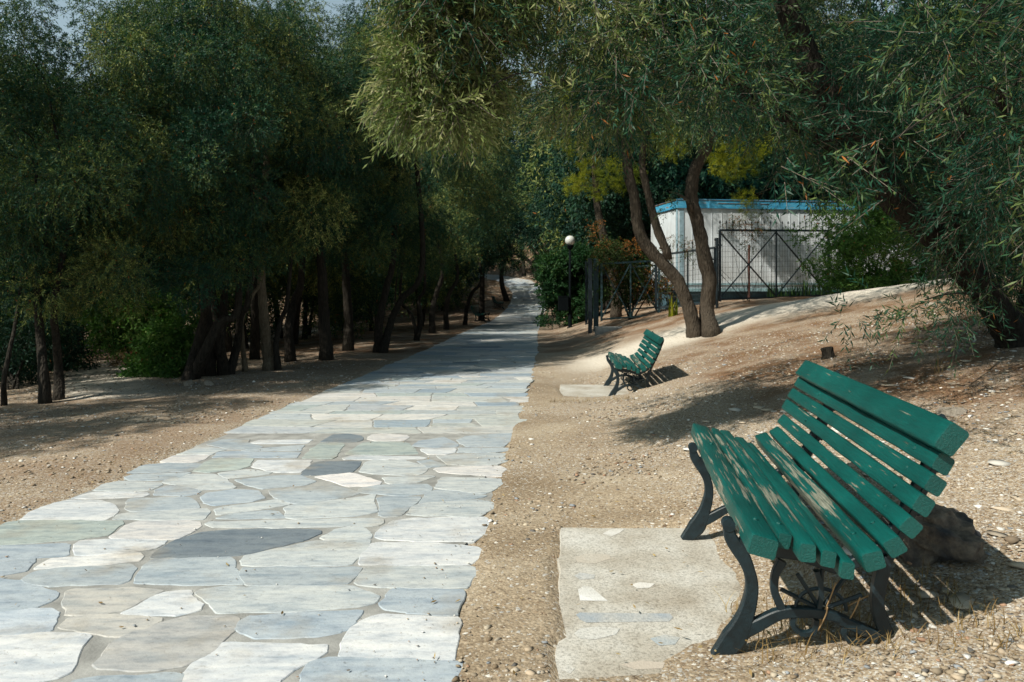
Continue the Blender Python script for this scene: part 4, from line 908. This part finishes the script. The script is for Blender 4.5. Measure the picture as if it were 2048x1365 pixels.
# near leaning tree on the right, its canopy hangs over the top of the view
base = G(2040, 694); P_ = lambda x, y, d: ray(x, y, d)
main = [base, P_(2005, 640, base.y - .1), P_(1960, 570, base.y - .3), P_(1880, 480, 6.7), P_(1790, 400, 6.5), P_(1735, 320, 6.4), P_(1680, 230, 6.3), P_(1625, 140, 6.3), P_(1580, 30, 6.2), P_(1550, -60, 6.2)]
l1 = [P_(1770, 375, 6.5), P_(1690, 255, 6.4), P_(1640, 205, 6.4), P_(1555, 142, 6.4), P_(1440, 60, 6.5), P_(1300, -40, 6.5)]
l2 = [P_(1750, 345, 6.5), P_(1620, 262, 6.5), P_(1505, 197, 6.5), P_(1430, 155, 6.5), P_(1366, 128, 6.5), P_(1310, 80, 6.5), P_(1200, 30, 6.5), P_(1050, -10, 6.4), P_(930, 0, 6.2)]
l3 = [P_(1940, 550, 6.9), P_(1910, 470, 6.5), P_(1895, 380, 6.0), P_(1920, 250, 5.6), P_(1960, 100, 5.2), P_(1980, -60, 5.0)]
l4 = [P_(1985, 610, 7.2), P_(1960, 590, 6.6), P_(1900, 588, 6.0), P_(1850, 600, 5.6)]
l5 = [P_(2030, 660, base.y), P_(2060, 560, 7.0), P_(2080, 420, 6.4), P_(2040, 300, 5.6), P_(2000, 200, 4.8)]
LOW = np.array([(720, 120), (760, 200), (850, 305), (905, 260), (960, 235), (1050, 235), (1150, 262), (1250, 285), (1300, 250), (1450, 215), (1500, 270), (1560, 290), (1640, 290), (1700, 320), (1760, 370), (1850, 450), (1950, 530), (2300, 580)], float)
bl = []; g_ = np.random.default_rng(12)
while len(bl) < 165:
    px = g_.uniform(735, 2300); lo = np.interp(px, LOW[:, 0], LOW[:, 1]); py = g_.uniform(-330, lo)
    d = np.interp(px, [735, 1000, 1300, 1600, 2048, 2300], [5.6, 6.0, 6.6, 5.9, 4.7, 4.2]) + g_.uniform(-1.0, 1.2)
    if 1540 < px < 1990 and g_.random() < .85: d = g_.uniform(6.6, 8.2)
    q_ = np.array([px - 1740., py - 340.]); t_ = np.clip((q_ @ np.array([290., 350.])) / (290. ** 2 + 350. ** 2), 0, 1); off_ = np.linalg.norm(q_ - t_ * np.array([290., 350.]))
    if off_ < 95 and d < 7.3: continue
    r_ = g_.uniform(.24, .46); rp_ = r_ / d * FPX
    if py + rp_ > lo + 25 or px - rp_ < 722 or (px < 1230 and py < -110): continue
    p = ray(px, py, d); bl.append((p.x - base.x, p.y - base.y, p.z - base.z, r_))
for _ in range(60):            # more leaves far right where the crown closes
    px = g_.uniform(1640, 2150); py = g_.uniform(150, 590 if px > 1890 else 350); p = ray(px, py, g_.uniform(6.2, 8.2)); bl.append((p.x - base.x, p.y - base.y, p.z - base.z, g_.uniform(.3, .5)))
for _ in range(110):           # the top of the canopy, above the view
    x, y, z = g_.uniform(.6, 6.0), g_.uniform(2.4, 8.0), g_.uniform(4.3, 6.6)
    if (z - CAMZ) / y < .45 or x < 1.6 and y > 5: continue
    bl.append((x - base.x, y - base.y, z - base.z, g_.uniform(.35, .6)))
for _ in range(9):
    p = ray(g_.uniform(1500, 2050), g_.uniform(60, 400), g_.uniform(3.6, 4.8)); bl.append((p.x - base.x, p.y - base.y, p.z - base.z, .09))
for px, py, d, r_ in ((1760, 605, 5.2, .13), (1700, 640, 5.0, .10), (1830, 625, 5.4, .14), (1880, 600, 5.6, .18), (1640, 330, 4.0, .10), (1560, 340, 4.2, .10), (1600, 380, 4.0, .05), (1925, 640, 5.8, .16), (1960, 600, 6, .2)):
    p = ray(px, py, d); bl.append((p.x - base.x, p.y - base.y, p.z - base.z, r_))
for _ in range(55):
    px = g_.uniform(1040, 1600); lo = np.interp(px, LOW[:, 0], LOW[:, 1]); p = ray(px, g_.uniform(-60, lo - 20), g_.uniform(4.9, 6.0)); bl.append((p.x - base.x, p.y - base.y, p.z - base.z, g_.uniform(.15, .28)))
near_arr = leaf_arrays(bl, 25000, 14, .25, .060, .0112, .42, 99, rmin=.15, spread=.62)
wpos = near_arr[0][:, 0, :] + np.array([base.x, base.y, base.z]); fw_ = np.interp(wpos[:, 0] / wpos[:, 1], [0, .15, .38], [1.12, 1.02, .74])  # leaf tone painted sunlit at the left of the crown, shaded at the right
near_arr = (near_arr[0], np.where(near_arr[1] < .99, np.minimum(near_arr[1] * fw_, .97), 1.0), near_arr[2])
lobe = []
while len(lobe) < 34:
    px = g_.uniform(745, 1010); lo = np.interp(px, LOW[:, 0], LOW[:, 1]); py = g_.uniform(-120, lo); d = g_.uniform(5.0, 6.0); r_ = g_.uniform(.16, .30)
    if py + r_ / d * FPX > lo + 30 or px - r_ / d * FPX < 728: continue
    p = ray(px, py, d); lobe.append((p.x - base.x, p.y - base.y, p.z - base.z, r_))
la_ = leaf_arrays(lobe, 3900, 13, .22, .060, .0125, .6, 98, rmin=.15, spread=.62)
la_ = (la_[0], np.clip(la_[1] * .55 + .45, 0, .96), la_[2])  # lobe leaves made paler: silvery tone plus sunlight put into the colour
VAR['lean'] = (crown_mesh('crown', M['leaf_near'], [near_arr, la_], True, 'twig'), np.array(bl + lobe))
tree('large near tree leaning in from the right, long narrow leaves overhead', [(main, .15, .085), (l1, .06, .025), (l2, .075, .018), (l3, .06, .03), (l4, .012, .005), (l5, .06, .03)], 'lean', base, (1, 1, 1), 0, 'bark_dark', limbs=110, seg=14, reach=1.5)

# pine behind the twin trunks
g = ray(1233, 613, 24); g.z = tz(g.x, g.y); D_ = 24
stem = [g] + [ray(x, y, D_) for x, y in ((1230, 567), (1213, 500), (1206, 468), (1195, 413), (1190, 330), (1200, 240), (1215, 120))]
pb = []
g_ = np.random.default_rng(8)
for px, py, r_ in ((1150, 300, .3), (1180, 330, .42), (1215, 350, .42), (1250, 370, .4), (1160, 365, .38), (1195, 385, .3), (1235, 330, .4), (1270, 350, .35), (1130, 290, .22), (1165, 290, .25), (1140, 375, .25), (1480, 300, .45), (1510, 300, .4), (1535, 290, .3), (1470, 340, .45), (1445, 330, .4), (1430, 300, .4), (1500, 335, .3), (1350, 300, .4), (1490, 395, .28), (1495, 420, .2)):
    p = ray(px, py, D_ - .8 + g_.uniform(-.6, .6)) if px < 1300 else ray(px, py, 20.2 + g_.uniform(-.4, .4)); pb.append((p.x - g.x, p.y - g.y, p.z - g.z, r_))
for _ in range(14):
    p = ray(g_.uniform(1130, 1420), g_.uniform(120, 280), D_ + g_.uniform(-1, 1.5)); pb.append((p.x - g.x, p.y - g.y, p.z - g.z, g_.uniform(.5, .9)))
pb = [(a, b__, c__, d__ * .74) for a, b__, c__, d__ in pb]
VAR['pine'] = (crown_mesh('crown', M['leaf_pine'], [leaf_arrays(pb, 4600, 20, .2, .085, .010, -.1, 31, spread=1.0)]), np.array(pb))
tree('pine with bright yellow-green needle clumps behind the vine gate', [(stem, .17, .08)], 'pine', g, (1, 1, 1), 0, 'bark_mid', name='pine_tree', limbs=30)
g = G(1117, 612); px_tree('thin pale-barked tree in the hedge beside the litter bin', [([(1118, 612), (1114, 570), (1112, 530), (1108, 480)], 8)], 'dark1', 4.6, .85, d=None, bark='bark_mid', group=GP)

# ------------------------------------------------------------------ shrubs, vines, low plants
def shrub(name, label, cat, base, blobs_px, mat, nspray, nleaf, L, ll, lw, droop=.2, seed=1, stems=5, group=None, bark='bark_dark', sr=.025):
    """blobs_px: (px, py, depth, radius m)"""
    bs = Vector(base); t = empty(name, bs, 0, label, cat, group); B2 = []
    for px, py, d, r_ in blobs_px: p = ray(px, py, d) - bs; B2.append((p.x, p.y, p.z, r_))
    link_mesh('foliage', crown_mesh('foliage', M[mat], [leaf_arrays(B2, nspray, nleaf, L, ll, lw, droop, seed)]), t)
    b_ = MB(); r2 = random.Random(seed)
    for i in range(min(stems, len(B2))):
        q = Vector(B2[i][:3]); b_.tube(catmull([Vector((r2.uniform(-.1, .1), r2.uniform(-.05, .05), -.05)), q * .5 + Vector((r2.uniform(-.15, .15), 0, .1)), q], 4), list(np.linspace(sr, sr * .35, 9)), 5)
    b_.build('stem', M[bark], t, True); return t
def bl_region(x0, x1, y0, y1, d0, d1, n, r0, r1, seed, inside=None):
    g_ = np.random.default_rng(seed); out = []
    while len(out) < n:
        x, y = g_.uniform(x0, x1), g_.uniform(y0, y1)
        if inside and not inside(x, y): continue
        out.append((x, y, g_.uniform(d0, d1), g_.uniform(r0, r1)))
    return out
ell = lambda cx, cy, rx, ry: (lambda x, y: ((x - cx) / rx) ** 2 + ((y - cy) / ry) ** 2 < 1)
bb_ = bl_region(1640, 1850, 395, 610, 17.6, 19.4, 46, .25, .45, 1, ell(1745, 510, 105, 110)) + [(1620, 480, 18.2, .2), (1600, 470, 18.2, .14), (1610, 520, 18.2, .16), (1650, 440, 18.2, .25), (1660, 560, 18.2, .22), (1625, 545, 18.2, .13)]
g = ray(1745, 600, 18.6); g.z = tz(g.x, g.y)
shrub('flowering_shrub', 'tall green shrub with reddish tips covering the right end of the spiked gate', 'shrub', g, bb_, 'leaf_shrub', 3600, 12, .3, .06, .035, .1, 5, 9)
g = ray(1260, 630, 21.6); g.z = tz(g.x, g.y)
shrub('vine', 'orange and green vine climbing over the teal gate frame', 'vine', g, bl_region(1200, 1330, 490, 600, 20.9, 22.0, 26, .15, .35, 2) + [(1195, 470, 23, .2), (1190, 450, 23, .16)], 'leaf_vine', 1500, 10, .25, .055, .035, .3, 6, 8)
g = ray(1500, 606, 18.9); g.z = tz(g.x, g.y)
shrub('vine', 'thin dry reddish creeper hanging across the top of the tall spiked gate', 'vine', g, [(1480, 440, 18.9, .2), (1505, 455, 18.9, .22), (1530, 430, 19, .18), (1500, 490, 18.9, .14), (1460, 450, 18.8, .12), (1530, 470, 19, .12), (1350, 480, 19, .14), (1375, 490, 18.9, .16), (1390, 510, 18.8, .14)], 'leaf_vine', 210, 8, .25, .045, .022, .6, 7, 9, sr=.006)
g = ray(1140, 640, 29); g.z = tz(g.x, g.y)
shrub('hedge', 'bright green ivy hedge behind the lamp post', 'hedge', g, bl_region(1098, 1180, 500, 635, 28, 30, 40, .35, .6, 3), 'leaf_green', 3200, 12, .3, .085, .06, .1, 8, 8)
g = ray(1080, 560, 46); g.z = tz(g.x, g.y)
shrub('shrub', 'dark broadleaf shrub on the right bank where the path bends', 'shrub', g, bl_region(1085, 1130, 520, 590, 40, 44, 16, .5, .8, 4), 'leaf_green', 1200, 12, .4, .12, .08, .1, 9, 5)
# iris leaves by the cabin base
def blades(name, label, base, n, h, spread, mat, seed, w_=.018, cat='plant', kind=None, lean=.35):
    g_ = np.random.default_rng(seed); bs = Vector(base); out = []; rn = []
    for i in range(n):
        x, y = g_.uniform(-spread[0], spread[0]), g_.uniform(-spread[1], spread[1]); z = tz(bs.x + x, bs.y + y) - bs.z if kind or cat == 'plant' else 0
        a = g_.uniform(0, 6.28); hh = h * g_.uniform(.5, 1.1); ln = lean * g_.uniform(.1, 1.3); dx, dy = math.cos(a), math.sin(a); px_, py_ = -dy * w_ / 2, dx * w_ / 2; prev = None; r_ = g_.random()
        for k in range(4):
            t = k / 3; c0 = (x + dx * ln * hh * t * t, y + dy * ln * hh * t * t, z + hh * (t - .25 * ln * t * t)); ww = 1 - .92 * t ** 1.5; cur = ((c0[0] - px_ * ww, c0[1] - py_ * ww, c0[2]), (c0[0] + px_ * ww, c0[1] + py_ * ww, c0[2]))
            if prev: out.append((prev[0], prev[1], cur[1], cur[0])); rn.append(r_)
            prev = cur
    me_ = fast_mesh(name, np.array(out), np.arange(len(out) * 4), [M[mat]], {'rnd': ('POINT', 'FLOAT', np.repeat(rn, 4))})
    return tag(link_mesh(name, me_, loc=bs), label, None if kind else cat, kind=kind)
def onground(px, py, d): p = ray(px, py, d); p.z = tz(p.x, p.y); return p
blades('iris_plant', 'clump of upright green sword leaves at the foot of the cabin left of the shrub', onground(1635, 600, 20.4), 60, .55, (.45, .2), 'leaf_green', 1, .035)
blades('iris_plant', 'clump of upright green sword leaves behind the middle bar of the tall gate', onground(1570, 600, 20.0), 60, .5, (.5, .2), 'leaf_green', 2, .035)
blades('agave_plant', 'small yellow-edged spiky plant left of the twin trunks', onground(1345, 625, 18.6), 26, .55, (.12, .1), 'leaf_pine', 3, .04)
# left side bushes
g = ray(285, 760, 14.5); g.z = tz(g.x, g.y)
shrub('shrub', 'glossy green bush with drooping leafy branches left of the leaning twin trunks', 'shrub', g, bl_region(205, 340, 600, 670, 14, 15, 24, .18, .34, 11) + bl_region(290, 375, 650, 770, 12.6, 14, 22, .2, .38, 12), 'leaf_shrub', 2400, 11, .3, .075, .04, .35, 12, 8)  # brighter leaf colour stands in for sun on this naturally lighter green bush
g = ray(265, 765, 16); g.z = tz(g.x, g.y)
shrub('shrub', 'dry golden brown bush beside the sandy track', 'shrub', g, bl_region(235, 300, 690, 760, 15.5, 16.5, 14, .15, .3, 13), 'leaf_dry', 1500, 12, .22, .04, .008, -.3, 13, 5)
g = ray(30, 780, 12); g.z = tz(g.x, g.y)
shrub('shrub', 'dense dark undergrowth bush beneath the far left trunks', 'shrub', g, bl_region(-80, 75, 640, 790, 12, 14, 20, .3, .5, 14) + bl_region(60, 160, 600, 760, 15, 17, 18, .35, .6, 15), 'leaf_dark', 2200, 10, .3, .07, .03, .2, 14, 5)
GU = 'undergrowth bushes in the wood'
for i, (px, d) in enumerate(((520, 27), (700, 34), (60, 20), (120, 26))):
    x = (px - 1024) / FPX * d; z = tz(x, d); b_ = []
    g_ = np.random.default_rng(70 + i)
    for _ in range(9): b_.append((px + g_.uniform(-30, 30), HOR - (z + g_.uniform(.2, 1.5) - CAMZ) / d * FPX, d + g_.uniform(-.6, .6), g_.uniform(.3, .6)))
    shrub('shrub', 'low dark bush in the shade among the left trunks', 'shrub', (x, d, z), b_, 'leaf_dark', 650, 10, .35, .08, .035, .2, 80 + i, 5, GU)

# ------------------------------------------------------------------ gravel, litter, dry grass
def pebbles(n, xr, yr, size, seed, pal, keep, power=2.2, flat=.42):
    g_ = np.random.default_rng(seed); x = g_.uniform(*xr, n); y = yr[0] + (yr[1] - yr[0]) * g_.random(n) ** 1.35
    m = keep(x, y); x, y = x[m], y[m]; n = len(x); z = terrain(x, y)
    dx = np.abs(x - pc(y)) - PW / 2
    zz = z + np.clip(dx / .8, 0, 1) * 0
    s = size[0] + (size[1] - size[0]) * g_.random(n) ** power
    ico = np.array([(0, 0, 1), (.89, 0, .45), (.28, .85, .45), (-.72, .53, .45), (-.72, -.53, .45), (.28, -.85, .45), (.72, .53, -.45), (-.28, .85, -.45), (-.89, 0, -.45), (-.28, -.85, -.45), (.72, -.53, -.45), (0, 0, -1)])
    fc = [(0,1,2),(0,2,3),(0,3,4),(0,4,5),(0,5,1),(1,6,2),(2,7,3),(3,8,4),(4,9,5),(5,10,1),(6,7,2),(7,8,3),(8,9,4),(9,10,5),(10,6,1),(11,7,6),(11,8,7),(11,9,8),(11,10,9),(11,6,10)]
    V = ico[None] * (1 + g_.uniform(-.42, .42, (n, 12, 1))) * s[:, None, None] * np.stack([g_.uniform(.8, 1.5, n), g_.uniform(.7, 1.1, n), np.full(n, flat) * g_.uniform(.6, 1.3, n)], -1)[:, None]
    a = g_.random(n) * 6.28; ca, sa = np.cos(a)[:, None], np.sin(a)[:, None]; Vx = V[..., 0] * ca - V[..., 1] * sa; Vy = V[..., 0] * sa + V[..., 1] * ca
    bmp = np.array([noise.noise(Vector((u, v, 0)) * .55) * .05 + noise.noise(Vector((u, v, 0)) * 2.3) * .018 for u, v in zip(x, y)])
    V = np.stack([Vx + x[:, None], Vy + y[:, None], V[..., 2] + (z + .012 + bmp * np.clip(dx / .8, 0, 1) + s * .15)[:, None]], -1)
    Fp = (np.array(fc)[None] + (np.arange(n) * 12)[:, None, None]).reshape(-1, 3)
    col = np.array(pal)[g_.integers(0, len(pal), n)] * g_.uniform(.75, 1.15, (n, 1)); col = np.concatenate([col, np.ones((n, 1))], 1)
    return V, Fp, np.repeat(col, 12, 0)
m, T, B_, N, L = new_mat('pebble'); a = N.new('ShaderNodeAttribute'); a.attribute_name = 'col'; L.new(a.outputs['Color'], B_.inputs['Base Color']); B_.inputs['Roughness'].default_value = .85; M['pebble'] = m
PALP = [(.44, .35, .25), (.38, .3, .21), (.47, .4, .3), (.3, .235, .16), (.22, .16, .1), (.62, .6, .55), (.42, .36, .28), (.33, .26, .18), (.5, .42, .32), (.28, .3, .32), (.13, .12, .11), (.36, .22, .14), (.74, .72, .68), (.4, .33, .25), (.3, .24, .17), (.25, .19, .13)]
def keep_r(x, y):
    s = x - (pc(y) + PW / 2); q = np.random.default_rng(1).random(len(x)) + .42 * (np.sin(x * 2.3 + y * 1.1) * np.sin(y * 1.9 - x * .8) + .5 * np.sin(x * 5.1 - y * 3.3)); return (s > -.05) & ~in_slab(x, y, .0) & (q < np.clip(.16 + (s - .5) * .75, .1, 1)) & (np.abs(x) < .75 * y + .8)
def keep_l(x, y): s = (pc(y) - PW / 2) - x; q = np.random.default_rng(2).random(len(x)) + .4 * np.sin(x * 1.7 + y * 1.3) * np.sin(y * 2.1 - x); return (s > .0) & (q < .9) & (np.abs(x) < .72 * y + .8)
V1, F1, c1 = pebbles(85000, (-.3, 6.5), (1.9, 13), (.002, .017), 21, PALP, keep_r, 3.2)
V2, F2, c2 = pebbles(42000, (-8, -1.3), (3.2, 15), (.002, .017), 22, PALP, keep_l, 3.2)
V3, F3, c3 = pebbles(260, (-.3, 6.5), (1.9, 12), (.014, .034), 23, PALP, keep_r, 2.5, .4)
V4, F4, c4 = pebbles(180, (-8, -1.3), (4, 13), (.014, .034), 24, PALP, keep_l, 2.5, .4)
V5, F5, c5 = pebbles(9000, (-3, 1.3), (2.2, 12), (.0015, .006), 25, PALP, lambda x, y: (np.abs(x - pc(y)) < PW / 2) & (np.random.default_rng(4).random(len(x)) < .12 + .5 * (x - pc(y) > 1.1)), 3)
V6, F6, c6 = pebbles(150, (1.3, 5), (2.6, 7), (.022, .06), 26, [(.66, .63, .57), (.5, .43, .33), (.6, .5, .38), (.72, .7, .66), (.42, .36, .28)], lambda x, y: (x - pc(y) > 2.6) & (x < .72 * y), 1.6, .2)
V = np.concatenate([V1, V2, V3, V4, V5, V6]); Fs_ = []; n0_ = 0
for F_, V_ in ((F1, V1), (F2, V2), (F3, V3), (F4, V4), (F5, V5), (F6, V6)): Fs_.append(F_ + n0_); n0_ += len(V_) * 12
Fp = np.concatenate(Fs_); cl = np.concatenate([c1, c2, c3, c4, c5, c6])
tag(link_mesh('gravel', fast_mesh('gravel', V, Fp, [M['pebble']], {'col': ('POINT', 'FLOAT_COLOR', cl)}, k=3)), kind='stuff', label='loose gravel and small stones on both banks')
# fallen leaves and needles
g_ = np.random.default_rng(31); n = 34000
x = g_.uniform(-7, 7, n); y = 2 + 13 * g_.random(n) ** 1.2; s = x - (pc(y) + PW / 2); dl = (pc(y) - PW / 2) - x; q = g_.random(n)
ok = ((s > .0) & (q < np.clip((s - .2) * .3, .03, 1) * (.5 + .5 * (y > 4.5))) | (dl > 0) & (q < .3) | (s < 0) & (dl < 0) & (q < .018)) & (np.abs(x) < .75 * y + .5)
x, y, s, dl = x[ok], y[ok], s[ok], dl[ok]; n = len(x); bmp = np.array([noise.noise(Vector((u, v, 0)) * .55) * .05 + noise.noise(Vector((u, v, 0)) * 2.3) * .018 for u, v in zip(x, y)])
z = terrain(x, y) + .018 + bmp * np.clip(np.maximum(s, dl) / .8, 0, 1)
a = g_.random(n) * 6.28; ln = g_.uniform(.012, .045, n); ww = g_.uniform(.0015, .006, n); d3 = np.stack([np.cos(a), np.sin(a), g_.uniform(-.25, .35, n)], -1) * ln[:, None]; w3 = np.stack([-np.sin(a), np.cos(a), g_.uniform(-.5, .5, n)], -1) * ww[:, None]
p = np.stack([x, y, z], -1); V = np.stack([p, p + d3 * .5 + w3, p + d3, p + d3 * .5 - w3], 1)
tag(link_mesh('leaf_litter', fast_mesh('leaf_litter', V, np.arange(n * 4), [M['straw']], {'rnd': ('POINT', 'FLOAT', np.repeat(g_.random(n), 4))})), kind='stuff', label='dry fallen leaves and needles scattered over the gravel')
blades('dry_grass', 'dry straw coloured weeds growing under the near bench', (1.25, 2.66, tz(1.25, 2.66)), 620, .085, (.42, .34), 'straw', 5, .004, kind='stuff', lean=1.2)
b = MB()
for (x0, y0, x1, y1, d) in ((1625, 1270, 1672, 1165, 2.62), (1630, 1268, 1678, 1160, 2.66), (1650, 1240, 1760, 1182, 2.64), (1636, 1262, 1655, 1215, 2.6), (1690, 1255, 1720, 1195, 2.6)):
    a_, c_ = ray(x0, y0, d), ray(x1, y1, d - .05); b.tube(catmull([a_, a_.lerp(c_, .5) + Vector((.01, 0, .012)), c_], 4), .0025, 5)
tag(b.build('dry_stalks', simple_mat('stalk', (.33, .21, .10), .8, bstr=0), smooth=True), 'stiff straw-coloured stalks poking up beneath the seat of the near bench', 'weeds')
g = G(1880, 750); blades('dry_weed', 'single spindly orange-brown weed on the slope behind the bench', g, 9, .32, (.04, .04), 'straw', 7, .006, cat='plant', lean=.9)
blades('dry_grass', 'short dry grass tufts around the farther bench slab', (.95, 9.1, tz(.95, 9.1)), 260, .09, (.5, .10), 'straw', 8, .005, kind='stuff', lean=1.0)
